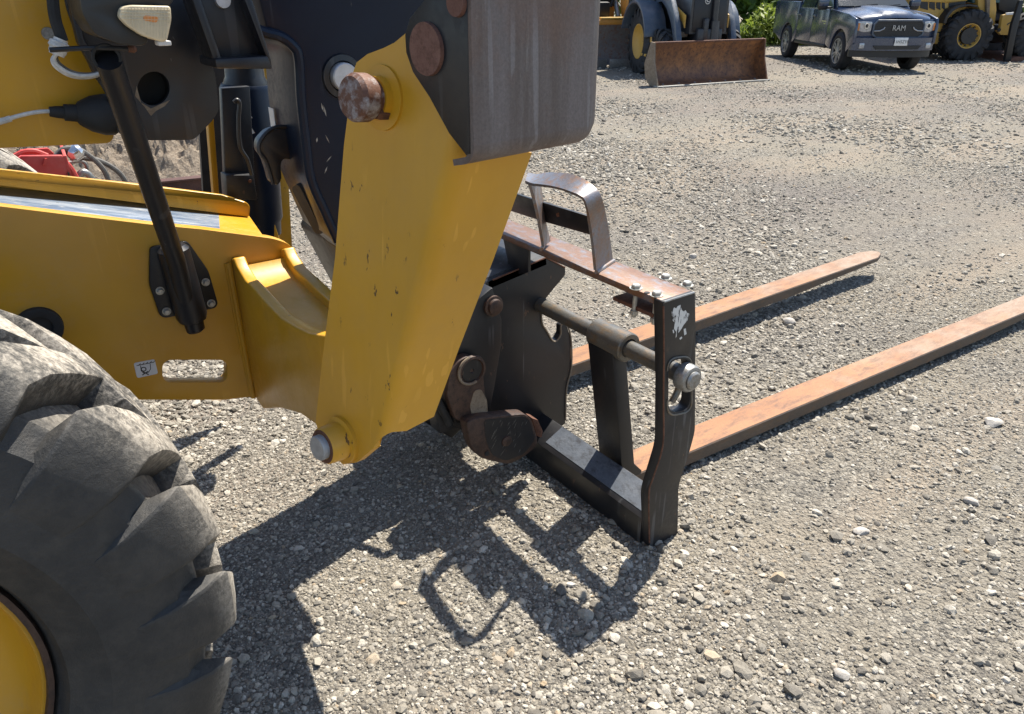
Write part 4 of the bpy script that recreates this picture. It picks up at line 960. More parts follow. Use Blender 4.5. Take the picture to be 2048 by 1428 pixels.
# ---- pickup truck
def build_truck():
    g = UZ((1670, 139), 0); tocam = Vector((-g.x, -g.y, 0)).normalized(); f = (tocam * math.cos(math.radians(22)) + RIGHT * math.sin(math.radians(22))).normalized()
    rz = math.atan2(f.y, f.x); wl = Matrix.Rotation(rz, 3, 'Z') @ Vector((1.85, -.95, 0))
    T = empty('pickup_truck', (g.x - wl.x * .85, g.y - wl.y * .85, 0), rz, local=True); T.scale = (.85, .85, .91); tag(T, 'dark slate blue crew cab pickup truck parked on the far gravel', 'truck')
    P = M['truckpaint']
    def arch(cx, R=.47, cz=.41, n=12): return [(cx + R * math.cos(math.pi * k / n), cz + R * math.sin(math.pi * k / n)) for k in range(n + 1)]
    a1 = arch(-1.72); a2 = arch(1.85)
    bedp = [(-1.03, .52), (-1.03, 1.40), (-2.86, 1.40), (-2.90, 1.30), (-2.90, .58), (-2.60, .55)] + a1[::-1]
    fenp = [(1.05, .50), (1.05, 1.27), (1.5, 1.25), (2.2, 1.20), (2.60, 1.12), (2.66, .95), (2.66, .62)] + a2
    for sd, nm in ((-1, ''), (1, '')):
        y0, y1 = sd * .93, sd * .995
        def pl(pts, name, mat=P, b=.018):
            return part(name, mat, T, lambda bm: prism_xz(bm, pts, y0, y1, b), .7)
        pl(bedp, 'bed_side'); pl(fenp, 'fender')
        d1 = pl([(.015, .50), (.015, 1.25), (1.04, 1.27), (1.04, .50)], 'door'); d2 = pl([(-1.02, .50), (-1.02, 1.25), (.005, 1.25), (.005, .50)], 'door')
        for dd, x in ((d1, .13), (d2, -.88)):
            part('handle', P, dd, lambda bm: add_box(bm, (x, sd * 1.005, 1.10), (.20, .03, .045), None, .012))
        part('sill', M['trim'], T, lambda bm: add_box(bm, (.0, sd * .95, .46), (2.1, .10, .09), None, .03))
        [part('arch_liner', M['trim'], T, lambda bm: prism_xz(bm, arch(ax_, .475, .40), sd * .60, sd * .928)) for ax_ in (-1.72, 1.85)]
        far_wheel(T, (1.85, sd * .86, .405), .405, .27, .275, 'alloy', spokes=6, out=sd)
        far_wheel(T, (-1.72, sd * .86, .405), .405, .27, .275, 'alloy', spokes=6, out=sd)
        mr = part('mirror', M['trim'], T, lambda bm: (add_box(bm, (.98, sd * 1.17, 1.36), (.16, .24, .22), None, .05), add_box(bm, (1.0, sd * 1.02, 1.30), (.08, .14, .05), None, .02)))
        part('mirror_cap', P, mr, lambda bm: add_box(bm, (1.045, sd * 1.17, 1.40), (.07, .245, .15), None, .03))
        part('badge', M['chrome'], T, lambda bm: (add_box(bm, (.80, sd * .997, 1.00), (.26, .006, .03)), add_box(bm, (.86, sd * .997, .95), (.14, .006, .03))))
    part('bed_cover', M['trim'], T, lambda bm: (add_box(bm, (-1.96, 0, 1.44), (1.80, 1.84, .10), None, .03), add_box(bm, (-1.96, 0, .95), (1.76, 1.80, .7))))
    part('tailgate', P, T, lambda bm: add_box(bm, (-2.90, 0, 1.02), (.07, 1.80, .80), None, .03))
    # cab shell
    def ring(z, xr, xf, hy, cr): 
        pts = [(xr, -hy), (xf, -hy * .96), (xf + cr, 0), (xf, hy * .96), (xr, hy), (xr - .02, 0)]
        return [Vector((x, y, z)) for x, y in pts]
    part('cab', P, T, lambda bm: add_loft(bm, [ring(1.20, -1.08, 1.36, .955, .10), ring(1.30, -1.07, 1.30, .95, .10), ring(1.62, -1.0, .82, .84, .09), ring(1.86, -.88, .44, .73, .07), ring(1.93, -.74, .26, .62, .05)]), .6)
    def quad(name, pts, mat, out, th=.006): return part(name, mat, T, lambda bm: add_slab(bm, [Vector(p) + Vector(out) for p in pts], [-q * 1.0 for q in Vector(out).normalized() * th]), 0)
    for sd in (-1, 1):
        o = (0, sd * .012, .004)
        quad('side_window', [(.02, sd * .955, 1.28), (1.16, sd * .952, 1.29), (.78, sd * .845, 1.61), (.46, sd * .748, 1.83), (.02, sd * .745, 1.84)], M['glass'], o)
        quad('side_window', [(-.96, sd * .955, 1.28), (-.06, sd * .955, 1.28), (-.06, sd * .748, 1.83), (-.78, sd * .75, 1.83)], M['glass'], o)
    def wind(bm):
        R = []
        for z, x, hy, cr in ((1.335, 1.28, .90, .10), (1.62, .85, .80, .09), (1.84, .50, .69, .07)):
            R.append([Vector((x + cr * (1 - t * t) + .012, t * hy, z + .006)) for t in (-1, -.6, -.2, .2, .6, 1)])
        add_loft(bm, R, False, False)
    part('windscreen', M['glass'], T, wind, .8)
    part('wiper', M['trim'], T, lambda bm: (add_tube(bm, [(1.40, -.55, 1.33), (1.36, .05, 1.38)], .012, 6), add_tube(bm, [(1.42, .0, 1.33), (1.36, .62, 1.37)], .012, 6)))
    def hood(bm):
        R = []
        for x, zc, ze, hy in ((1.20, 1.335, 1.27, .93), (1.5, 1.33, 1.25, .93), (1.9, 1.31, 1.225, .92), (2.3, 1.27, 1.18, .90), (2.55, 1.225, 1.135, .86), (2.66, 1.18, 1.10, .80), (2.69, 1.13, 1.06, .78)):
            R.append([Vector((x - .10 * abs(t) ** 3, t * hy, ze + (zc - ze) * (1 - abs(t) ** 2.2) + (.028 if abs(t) < .42 and x < 2.6 else 0))) for t in (-1, -.93, -.8, -.6, -.44, -.40, -.2, 0, .2, .40, .44, .6, .8, .93, 1)])
        add_loft(bm, R, False, False)
    part('hood', P, T, hood, 1.2)
    part('nose', P, T, lambda bm: add_loft(bm, [[Vector((x - .14 * (abs(y) / .93) ** 3, y, z)) for y in (-.95, -.8, -.5, 0, .5, .8, .95)] + [Vector((2.2, .95, z)), Vector((2.2, -.95, z))] for x, z in ((2.66, .62), (2.72, .76), (2.72, 1.0), (2.69, 1.10))]), .5)
    part('engine_bay', M['trim'], T, lambda bm: add_box(bm, (.2, 0, .62), (4.8, 1.2, .5)))
    # grille
    gy = [(-.60, .80), (-.50, .735), (.50, .735), (.60, .80), (.60, 1.0), (.52, 1.08), (-.52, 1.08), (-.60, 1.0)]
    fx = lambda y, o=0: 2.735 - .14 * (abs(y) / .93) ** 3 + o
    G = part('grille', M['trim'], T, lambda bm: add_slab(bm, roundpoly([Vector((2.735, y, z)) for y, z in gy], .05, 3), (-.03, 0, 0)), .5)
    part('grille_frame', M['sheengrey'], G, lambda bm: add_tube(bm, [Vector((2.74, y, z)) for y, z in gy + gy[:1]], .022, 8), .6)
    for k in range(6): part('grille_bar', M['plastic'], G, lambda bm: add_box(bm, (2.742, 0, .775 + k * .052), (.012, 1.08, .010)))
    for sd in (-1, 1): part('grille_wing', M['alloy'], G, lambda bm: add_tube(bm, [(2.757, sd * .58, .87), (2.757, sd * .45, .875), (2.757, sd * .36, .915), (2.757, sd * .34, .95)], .014, 8))
    text('grille_lettering', 'RAM', M['alloy'], T, (2.757, 0, .925), (0, 1, 0), (0, 0, 1), .155, .008)
    for sd in (-1, 1):
        hl = part('headlight', M['lampglass'], T, lambda bm: add_slab(bm, roundpoly([Vector((fx(y, .012), sd * y, z)) for y, z in ((.63, .86), (.63, 1.05), (.78, 1.06), (.93, 1.05), (.93, .88), (.78, .84))], .02, 2), (-.06, 0, 0), (), .01))
        part('bulb_ring', M['chrome'], hl, lambda bm: add_lathe(bm, (fx(.74, .014), sd * .74, .97), X3, [(0, .062), (.01, .058), (.01, .04), (0, .036)], 20, False))
        part('projector', M['trim'], hl, lambda bm: add_lathe(bm, (fx(.74, .014), sd * .74, .97), X3, [(0, .036), (.006, .001)], 16))
        part('turn_lens', M['amber'], hl, lambda bm: add_box(bm, (fx(.9, .005), sd * .905, .95), (.03, .05, .15), None, .008))
    # bumper
    def bump_(bm, z0, z1, o): add_loft(bm, [[Vector((2.80 + o - .24 * (abs(y) / .98) ** 3, y, z)) for y in (-.985, -.85, -.55, -.2, .2, .55, .85, .985)] + [Vector((2.45, .985, z)), Vector((2.45, -.985, z))] for z in (z0, (z0 + z1) / 2, z1)])
    part('bumper', P, T, lambda bm: bump_(bm, .47, .73, .05), .5)
    part('lower_valance', M['trim'], T, lambda bm: bump_(bm, .33, .465, -.02), .5)
    part('intake', M['trim'], T, lambda bm: add_slab(bm, roundpoly([Vector((2.856, y, z)) for y, z in ((-.5, .50), (.5, .50), (.58, .58), (-.58, .58))], .02), (-.03, 0, 0)))
    for sd in (-1, 1): part('fog_light', M['lampglass'], T, lambda bm: add_box(bm, (2.725, sd * .80, .57), (.05, .12, .12), None, .02))
    pt = part('licence_plate', M['white'], T, lambda bm: add_box(bm, (2.868, .06, .66), (.012, .32, .165), None, .004))
    text('plate_number', '11H5ZY8', M['print'], T, (2.876, .06, .655), (0, 1, 0), (0, 0, 1), .092, .001)
build_truck()

# ---- backhoe loader with a wide front bucket
def build_backhoe():
    L, Rr = UZ((1313, 175), 0), UZ((1530, 161), 0); bd = (Rr - L).normalized(); O = (L + Rr) / 2; f = Vector((bd.y, -bd.x, 0)); f = f if f.dot(HEAD) < 0 else -f
    hw = (Rr - L).length / 2; rz = math.atan2(f.y, f.x)
    B = empty('backhoe_loader', (O.x, O.y, 0), rz, local=True); tag(B, 'dark backhoe loader facing forward with a wide rusty front bucket', 'backhoe')
    bk = empty('bucket', parent=B)
    prof = [(0.02, .03), (-.16, .035), (-.27, .08), (-.34, .20), (-.35, .36), (-.30, .54), (-.20, .70)]
    def shell(bm):
        back = [(x - .03, z - .01 if z > .3 else z - .02) for x, z in prof]
        P_ = catmull([Vector((x, 0, z)) for x, z in prof], 4); Q_ = [p + Vector((-.025, 0, -.012)) for p in P_]
        ring = P_ + Q_[::-1]
        add_slab(bm, [Vector((p.x, -hw, p.z)) for p in ring], (0, 2 * hw, 0))
    part('shell', M['bucketrust'], bk, shell, .6)
    for sd in (-1, 1): part('side_plate', M['bucketrust'] if sd > 0 else M['mud'], bk, lambda bm: prism_xz(bm, [(.06, .0), (-.20, .02), (-.34, .14), (-.39, .36), (-.24, .73), (-.14, .72), (-.10, .40)], sd * (hw + .02), sd * (hw - .008)), .3)
    part('cutting_edge', M['steel'], bk, lambda bm: add_box(bm, (.02, 0, .015), (.16, 2 * hw + .06, .026), None, .006))
    part('top_lip', M['rust'], bk, lambda bm: add_box(bm, (-.20, 0, .712), (.06, 2 * hw, .03), None, .006))
    for k in range(7): part('edge_bolt', M['steel'], bk, lambda bm: add_lathe(bm, (-.08, -hw * .85 + k * hw * .283, .035), ZUP, [(0, .022), (.012, .015)], 10))
    XF[B] = Matrix.Translation((-.05, .13, 0)) @ Matrix.Rotation(math.radians(-15), 4, 'Z') @ Matrix.Diagonal((1, .88, 1, 1))
    for y in (-.72, .72): far_wheel(B, (-1.15, y * 1.05, .42), .42, .30, .23, 'loadery', 16, out=1 if y > 0 else -1)
    for y in (-.80, .80): far_wheel(B, (-2.0, y, .60), .60, .36, .33, 'loadery', 18, out=1 if y > 0 else -1)
    def hoodf(bm):
        add_loft(bm, [[Vector((x, y * k, z)) for y, z in ((-.46, .80), (-.46, 1.42), (-.36, 1.58), (.36, 1.58), (.46, 1.42), (.46, .80))] for x, k in ((-2.1, 1.12), (-1.2, 1.0), (-.62, .90))])
    part('hood', M['deere'], B, hoodf, .5)
    part('hood_top', M['sheengrey'], B, lambda bm: add_loft(bm, [[Vector((x, y * k, z)) for y, z in ((-.37, 1.585), (-.30, 1.66), (.30, 1.66), (.37, 1.585))] for x, k in ((-2.1, 1.12), (-1.2, 1.0), (-.70, .86))]), .5)
    part('grille_panel', M['trim'], B, lambda bm: add_box(bm, (-.615, 0, 1.12), (.02, .72, .56), None, .02))
    part('nose_badge', M['alloy'], B, lambda bm: add_lathe(bm, (-.60, -.08, 1.36), X3, [(0, .062), (.008, .060), (.008, .045), (0, .043)], 20, False))
    part('badge_mark', M['alloy'], B, lambda bm: (add_box(bm, (-.597, -.10, 1.37), (.006, .022, .05), (.4, 0, 0)), add_box(bm, (-.597, -.07, 1.345), (.006, .05, .016))))
    for y in (-.50, .50): part('hood_stripe', M['loadery'], B, lambda bm: add_slab(bm, [Vector((-1.75, y * 1.06, 1.46)), Vector((-.70, y * .95, 1.12)), Vector((-.70, y * .95, .90)), Vector((-.82, y * .95, 1.0)), Vector((-1.75, y * 1.06, 1.34))], (0, .02 if y > 0 else -.02, 0)))
    for y in (-.62, .62):
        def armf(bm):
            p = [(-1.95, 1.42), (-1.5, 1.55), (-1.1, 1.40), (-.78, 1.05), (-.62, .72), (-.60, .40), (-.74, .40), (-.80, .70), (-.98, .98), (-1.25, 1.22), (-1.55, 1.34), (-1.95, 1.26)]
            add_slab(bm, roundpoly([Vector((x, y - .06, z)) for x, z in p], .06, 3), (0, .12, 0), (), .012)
        part('loader_arm', M['sheengrey'], B, armf, .5)
    part('bucket_cylinder', M['deere'], B, lambda bm: (add_cyl(bm, (-.55, .10, .70), (-.58, .10, 2.2), .062, seg=16), add_cyl(bm, (-.52, .10, .62), (-.55, .10, 1.02), .10, seg=16), add_box(bm, (-.54, -.10, .86), (.10, .10, .42), None, .02)))
    part('cross_tube', M['deere'], B, lambda bm: add_cyl(bm, (-.62, -.62, .60), (-.62, .62, .60), .07, seg=14))
    part('frame', M['deere'], B, lambda bm: add_box(bm, (-1.7, 0, .72), (2.4, .55, .35), None, .03))
    for y in (-1, 1):
        part('step', M['loadery'], B, lambda bm: (add_box(bm, (-1.45, y * .88, .60), (.24, .10, .50), None, .02), add_box(bm, (-1.60, y * .90, .38), (.30, .20, .05), None, .01), add_box(bm, (-1.60, y * .90, .74), (.30, .16, .05), None, .01)))
        def fen(bm):
            pts = [(-2.0 + r * math.cos(a), .62 + r * math.sin(a)) for r, rng_ in ((.74, range(0, 13)), (.68, range(12, -1, -1))) for a in [math.radians(8 + k * 13) for k in rng_]]
            add_slab(bm, [Vector((x, y * .62, z)) for x, z in pts], (0, y * .50, 0), (), .01)
        part('rear_fender', M['sheengrey'], B, fen, .6)
    cabp = [(-3.3, 1.15), (-2.0, 1.10), (-1.85, 1.50), (-2.05, 2.62), (-3.3, 2.68)]
    part('cab_floor', M['deere'], B, lambda bm: add_box(bm, (-2.6, 0, 1.02), (1.4, 1.36, .25), None, .03))
    for y in (-.70, .70):
        for (x0, z0, x1, z1) in ((-1.88, 1.10, -2.05, 2.62), (-2.62, 1.1, -2.62, 2.65), (-3.30, 1.10, -3.30, 2.66)):
            part('cab_post', M['deere'], B, lambda bm: add_cyl(bm, (x0, y, z0), (x1, y, z1), .042, seg=8))
        part('cab_window', M['tealglass'], B, lambda bm: prism_xz(bm, [(-3.25, 1.16), (-1.95, 1.14), (-2.08, 2.60), (-3.25, 2.62)], y * .985, y * .97))
    part('cab_windscreen', M['tealglass'], B, lambda bm: add_slab(bm, [Vector((-1.90, -.66, 1.2)), Vector((-1.90, .66, 1.2)), Vector((-2.06, .66, 2.6)), Vector((-2.06, -.66, 2.6))], (-.012, 0, 0)))
    part('cab_roof', M['deere'], B, lambda bm: add_box(bm, (-2.7, 0, 2.72), (1.55, 1.6, .14), None, .05))
    part('seat', M['trim'], B, lambda bm: (add_box(bm, (-2.7, 0, 1.42), (.5, .5, .14), None, .05), add_box(bm, (-2.95, 0, 1.78), (.14, .48, .62), None, .05)))
    part('counterweight_hitch', M['mud'], B, lambda bm: add_box(bm, (-.95, -.48, .78), (.30, .28, .10), None, .03))
    part('backhoe_boom', M['loadery'], B, lambda bm: (add_box(bm, (-3.7, 0, 1.7), (.35, .4, 2.0), (0, .2, 0), .04), add_box(bm, (-3.4, 0, .75), (.3, 1.5, .5), None, .04)))
build_backhoe()

# ---- crawler dozer parked behind it
def build_dozer():
    g = UZ((1215, 136), 0); f = (Vector((-g.x, -g.y, 0)).normalized() * .93 + RIGHT * .36).normalized(); rz = math.atan2(f.y, f.x)
    D = empty('crawler_dozer', (g.x, g.y, 0), rz, local=True); tag(D, 'orange yellow crawler dozer with worn grey blade behind the backhoe', 'dozer')
    def bl(bm):
        P_ = [Vector((-.10 * math.sin(math.pi * t / 10) - .0, 0, .06 + .82 * t / 10)) for t in range(11)]; Q_ = [p + Vector((-.05, 0, 0)) for p in P_]
        add_slab(bm, [Vector((p.x, -1.45, p.z)) for p in P_ + Q_[::-1]], (0, 2.9, 0))
    part('blade', M['bladegrey'], D, bl, .6)
    part('blade_top_edge', M['dozer'], D, lambda bm: add_box(bm, (-.05, 0, .91), (.14, 2.9, .10), None, .02))
    part('cutting_edge', M['steel'], D, lambda bm: (add_box(bm, (.02, -.74, .09), (.03, 1.42, .18), None, .004), add_box(bm, (.02, .74, .09), (.03, 1.42, .18), None, .004)))
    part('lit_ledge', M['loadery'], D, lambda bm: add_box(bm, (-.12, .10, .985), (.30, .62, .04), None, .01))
    for y in (-.55, .55):
        part('push_arm', M['dozer'], D, lambda bm: add_slab(bm, [Vector((x, y - .08, z)) for x, z in ((-.12, .9), (-.25, 1.15), (-.5, 1.75), (-.72, 1.75), (-.62, 1.2), (-.4, .7))], (0, .16, 0), (), .02))
        part('lift_cylinder', M['steel'], D, lambda bm: add_cyl(bm, (-.35, y * .6, 1.0), (-1.1, y * .7, 1.9), .05, seg=12))
        part('track', M['tyrefar'], D, lambda bm: add_slab(bm, roundpoly([Vector((x, y * 1.75 - .22, z)) for x, z in ((-.55, .0), (-.35, .35), (-.55, .75), (-2.7, .8), (-2.9, .4), (-2.7, .0))], .2, 4), (0, .44, 0), (), .03))
        part('pivot_ear', M['dozer'], D, lambda bm: add_slab(bm, roundpoly([Vector((-.20, y * 1.3 - .2, 1.0)), Vector((-.20, y * 1.3 + .25, 1.0)), Vector((-.20, y * 1.3 + .18, 1.38)), Vector((-.20, y * 1.3 - .05, 1.42))], .05), (-.10, 0, 0), (), .02))
    part('engine_hood', M['dozer'], D, lambda bm: add_box(bm, (-1.3, 0, 1.35), (1.1, .85, 1.0), None, .08))
    part('radiator_guard', M['trim'], D, lambda bm: add_box(bm, (-.74, .05, 1.5), (.05, .7, .6), None, .02))
    part('hose_bundle', M['rubber'], D, lambda bm: (add_tube(bm, [(-.5, .2, 1.2), (-.6, .35, 1.55), (-.7, .2, 1.9)], .03, 8, 4), add_tube(bm, [(-.5, -.3, 1.1), (-.55, -.45, 1.5), (-.7, -.3, 1.95)], .03, 8, 4)))
    part('cab', M['tealglass'], D, lambda bm: add_box(bm, (-2.2, 0, 2.05), (1.1, 1.3, 1.3), None, .05))
    for x in (-1.64, -2.76):
        for y in (-.66, .66): part('cab_post', M['dozer'], D, lambda bm: add_box(bm, (x, y, 2.05), (.09, .09, 1.36), None, .02))
    part('cab_roof', M['dozer'], D, lambda bm: add_box(bm, (-2.2, 0, 2.78), (1.35, 1.5, .14), None, .04))
    part('operator_seat', M['trim'], D, lambda bm: add_box(bm, (-.42, -.25, 1.12), (.25, .75, .36), None, .06))
build_dozer()

# ---- wheel loader seen from the side at the right
def build_loader():
    g = UZ((1925, 122), 0); k0 = HEAD.dot(g)
    ax = RIGHT
    rz = math.atan2(ax.y, ax.x)
    Ld = empty('wheel_loader', (g.x, g.y, 0), rz, local=True); tag(Ld, 'yellow wheel loader with big black tyre and slatted rear hood', 'loader')
    inv = Matrix.Rotation(-rz, 3, 'Z')
    def q(p, d=0.0):        # a pixel traced on the machine's side, d metres deeper than the wheel face; local coordinates
        w_ = U(p, HEAD, k0 + d); return inv @ (w_ - Vector((g.x, g.y, 0)))
    def sl_(name, mat, px, d, th, bev=.01, r=0): return part(name, mat, Ld, lambda bm: add_slab(bm, roundpoly([q(p, d) for p in px], r, 3) if r else [q(p, d) for p in px], (0, th, 0), (), bev))
    c = q((1923, 72)); Rw = c.z
    far_wheel(Ld, (0, .22, Rw), Rw, .50, Rw * .50, 'loadery', 18, hub=.18, out=-1)
    far_wheel(Ld, (0, 1.95, Rw), Rw, .50, Rw * .50, 'loadery', 18, out=1)
    w2 = q((2080, 60)).x
    far_wheel(Ld, (w2, .22, Rw), Rw, .50, Rw * .50, 'loadery', 18, hub=.18, out=-1)
    far_wheel(Ld, (w2, 1.95, Rw), Rw, .50, Rw * .50, 'loadery', 18, out=1)
    Y = M['loadery']
    sl_('rear_body', Y, ((1826, 2), (1850, -2), (1888, 2), (1932, 0), (1932, 64), (1886, 88), (1858, 88), (1858, 60), (1826, 40)), .25, 1.5, .03)
    sl_('hood_top', Y, ((1826, -60), (1934, -60), (1936, 2), (1890, 6), (1826, 3)), .22, 1.55, .03)
    H = empty('hood_grille', parent=Ld)
    for (x0, x1) in ((1841, 1856), (1859, 1870), (1873, 1881), (1884, 1890)):
        part('vent_pane', M['trim'], H, lambda bm: add_slab(bm, [q((x0, 2), .235), q((x1, 3), .235), q((x1, 20), .235), q((x0, 16), .235)], (0, .02, 0)))
    part('vent_pane', M['trim'], H, lambda bm: add_slab(bm, [q((1898, 6), .235), q((1932, 2), .235), q((1930, 14), .235), q((1897, 20), .235)], (0, .02, 0)))
    sl_('seam_strip', M['trim'], ((1858, 63), (1888, 64), (1888, 66), (1858, 65)), .24, .02, 0)
    sl_('side_mark', M['trim'], ((1861, 38), (1872, 44), (1862, 42)), .24, .02, 0)
    sl_('latch', M['trim'], ((1861, 73), (1865, 72), (1864, 82), (1862, 80)), .235, .02, 0)
    def fen(bm):
        A = [q(p, -.03) for p in ((1887, 46), (1892, 32), (1903, 18), (1918, 11), (1940, 8), (1956, 11), (1956, 15), (1938, 12), (1920, 15), (1907, 22), (1897, 34), (1892, 48))]
        add_slab(bm, A, (0, .55, 0), (), .01)
    part('rear_fender', M['trim'], Ld, fen, .6)
    sl_('cab_base', Y, ((1955, -40), (1990, -40), (1994, 20), (1990, 52), (1978, 50), (1966, 34), (1956, 12)), .30, 1.4, .03)
    sl_('cab_glass', M['tealglass'], ((1940, -120), (2010, -120), (2000, 6), (1944, 6)), .42, 1.2, .02)
    sl_('ladder', M['mud'], ((1973, -10), (1981, -10), (1979, 36), (1974, 34)), .20, .08, .005)
    sl_('joint_block', M['trim'], ((1995, -40), (2040, -40), (2048, 30), (2012, 28), (1998, 20)), .50, .9, .03)
    ff = sl_('front_frame', Y, ((2000, 62), (2006, 30), (2034, 25), (2030, 40), (2024, 70), (2002, 70), (1993, 60)), .10, .12, .01)
    part('frame_pin', M['trim'], Ld, lambda bm: add_lathe(bm, q((1998, 60), .095), -Y3, [(0, .045), (.01, .04)], 16))
    sl_('frame_patch', M['trim'], ((2014, 48), (2022, 43), (2021, 46), (2014, 51)), .095, .01, 0)
    sl_('frame_ledge', M['white'], ((2013, 26), (2033, 24), (2032, 29), (2013, 30)), .08, .05, 0)
    part('lift_arm', M['trim'], Ld, lambda bm: add_slab(bm, [q(p, -.25) for p in ((2040, 0), (2048, 0), (2040, 40), (2032, 70), (2022, 122), (2010, 122), (2018, 80), (2024, 50))], (0, .10, 0), (), .01))
    part('bucket_floor', M['rust'], Ld, lambda bm: add_slab(bm, [q(p, -.2) for p in ((2010, 124), (2150, 122), (2150, 112), (2030, 114))], (0, 2.2, 0), (), .01))
    part('axle', M['trim'], Ld, lambda bm: (add_cyl(bm, (0, .3, Rw), (0, 1.9, Rw), .16, seg=14), add_cyl(bm, (w2, .3, Rw), (w2, 1.9, Rw), .16, seg=14), add_box(bm, (w2 / 2, 1.1, Rw), (w2, .6, .4), None, .05)))
build_loader()

# ------------------------------------------------------------------ things seen through the gap at the left
from mathutils import noise as mn
def build_pile():
    c = Vector((1.95, 9.3, 0)); bm = bmesh.new(); n = 190; rx, ry, h = 2.7, 2.1, 1.0
    vs_ = []
    for i in range(n + 1):
        row = []
        for j in range(n + 1):
            u, v = i / n * 2 - 1, j / n * 2 - 1; x, y = c.x + u * rx, c.y + v * ry
            r = math.hypot(u, v); b = max(0, 1 - r ** 1.6)
            p = Vector((x, y, 0)); z = h * b * (.8 + .35 * mn.noise(p * .9)) 
            cl = mn.noise(p * 2.6) * .16 + mn.noise(p * 6) * .13 + (.5 - abs(mn.noise(p * 11))) * .14 + abs(mn.noise(p * 23)) * .06
            z += cl * min(1, b * 4) - .03 * (1 - min(1, b * 8)); row.append(bm.verts.new((x, y, z)))
        vs_.append(row)
    for i in range(n):
        for j in range(n): bm.faces.new((vs_[i][j], vs_[i + 1][j], vs_[i + 1][j + 1], vs_[i][j + 1]))
    s = NT('dirt'); a = s.noise(6, 7, .7); b_ = s.noise(50, 5, .7)
    s.co = s.co
    M['dirt'] = s.out(s.mix(s.ramp(b_, (.3, 0), (.7, 1)), s.mix(s.ramp(a, (.35, 0), (.65, 1)), (.13, .092, .062), (.22, .165, .115)), (.34, .28, .21)), .95, 0, s.bump(s.math('ADD', a, b_), .9, .03))
    o = finish('dirt_pile', bm, M['dirt'], None, 0); tag(o, 'pile of lumpy brown earth behind the telehandler', 'dirt pile')
build_pile()
def build_red():
    base = UZ((110, 378), 0); yb = 5.6
    Rd = empty('red_attachment', (UY((110, 370), yb).x, yb + .3, 0)); tag(Rd, 'red steel attachment with grey hydraulic hoses lying behind the yellow rail', 'attachment')
    def q(p, y=yb): return UY(p, y)
    z0 = 0.02
    def down(P, y): return [q(p, y) for p in P]
    slab('housing', M['redpaint'], Rd, down(((34, 318), (42, 312), (125, 311), (130, 318), (146, 400), (90, 520), (20, 520), (20, 330)), yb), (0, .04, 0), bevel=.006)
    slab('far_plate', M['redpaint'], Rd, down(((40, 300), (96, 296), (112, 310), (160, 380), (150, 500), (60, 500)), yb + .45), (0, .03, 0), bevel=.006)
    slab('inner_box', M['redpaint'], Rd, down(((60, 338), (126, 330), (118, 420), (60, 420)), yb + .1), (0, .25, 0), bevel=.01)
    slab('end_plate', M['redpaint'], Rd, [q((126, 312), yb), q((126, 312), yb) + Vector((.03, .42, .06)), q((150, 400), yb) + Vector((.05, .42, 0)), q((150, 400), yb)], (.02, 0, 0), bevel=.004)
    part('curved_rib', M['redpaint'], Rd, lambda bm: add_tube(bm, [q(p, yb + .3) for p in ((30, 312), (48, 304), (70, 303), (95, 312))], .018, 8, 5))
    part('curved_rib', M['redpaint'], Rd, lambda bm: add_tube(bm, [q(p, yb + .02) for p in ((128, 322), (140, 335), (152, 355), (160, 380))], .018, 8, 5))
    slab('lug', M['redpaint'], Rd, down(((86, 330), (90, 318), (94, 317), (95, 331)), yb - .02), (0, .02, 0))
    for a, b in (((120, 360), (121, 372)), ((137, 345), (141, 366))): slab('slot', M['trim'], Rd, down(((a[0] - 1.5, a[1]), (a[0] + 1.5, a[1]), (b[0] + 1.5, b[1]), (b[0] - 1.5, b[1])), yb - .012), (0, .01, 0))
    part('elbow', M['steel'], Rd, lambda bm: add_tube(bm, [q(p, yb + .1) for p in ((156, 354), (166, 344), (178, 350), (184, 366))], .022, 10, 6))
    part('swivel', M['chrome'], Rd, lambda bm: add_lathe(bm, q((138, 316), yb + .15), (1, 0, .6), [(0, .03), (.03, .05), (.08, .05), (.10, .03)], 16))
    for k, P in enumerate((((112, 312), (126, 299), (146, 297), (166, 303), (196, 326), (214, 352), (220, 385), (220, 470)), ((140, 316), (168, 316), (200, 322), (232, 340), (250, 362), (252, 390), (246, 470)), ((138, 326), (160, 322), (172, 330), (176, 352), (178, 380), (178, 460)), ((184, 352), (190, 362), (194, 385), (194, 460)))):
        part('hose', M['hose'] if k < 2 else M['steel'], Rd, lambda bm: add_tube(bm, [q(p, yb + .15 + .06 * k) for p in P], .018 if k < 2 else .012, 10, 6))
build_red()
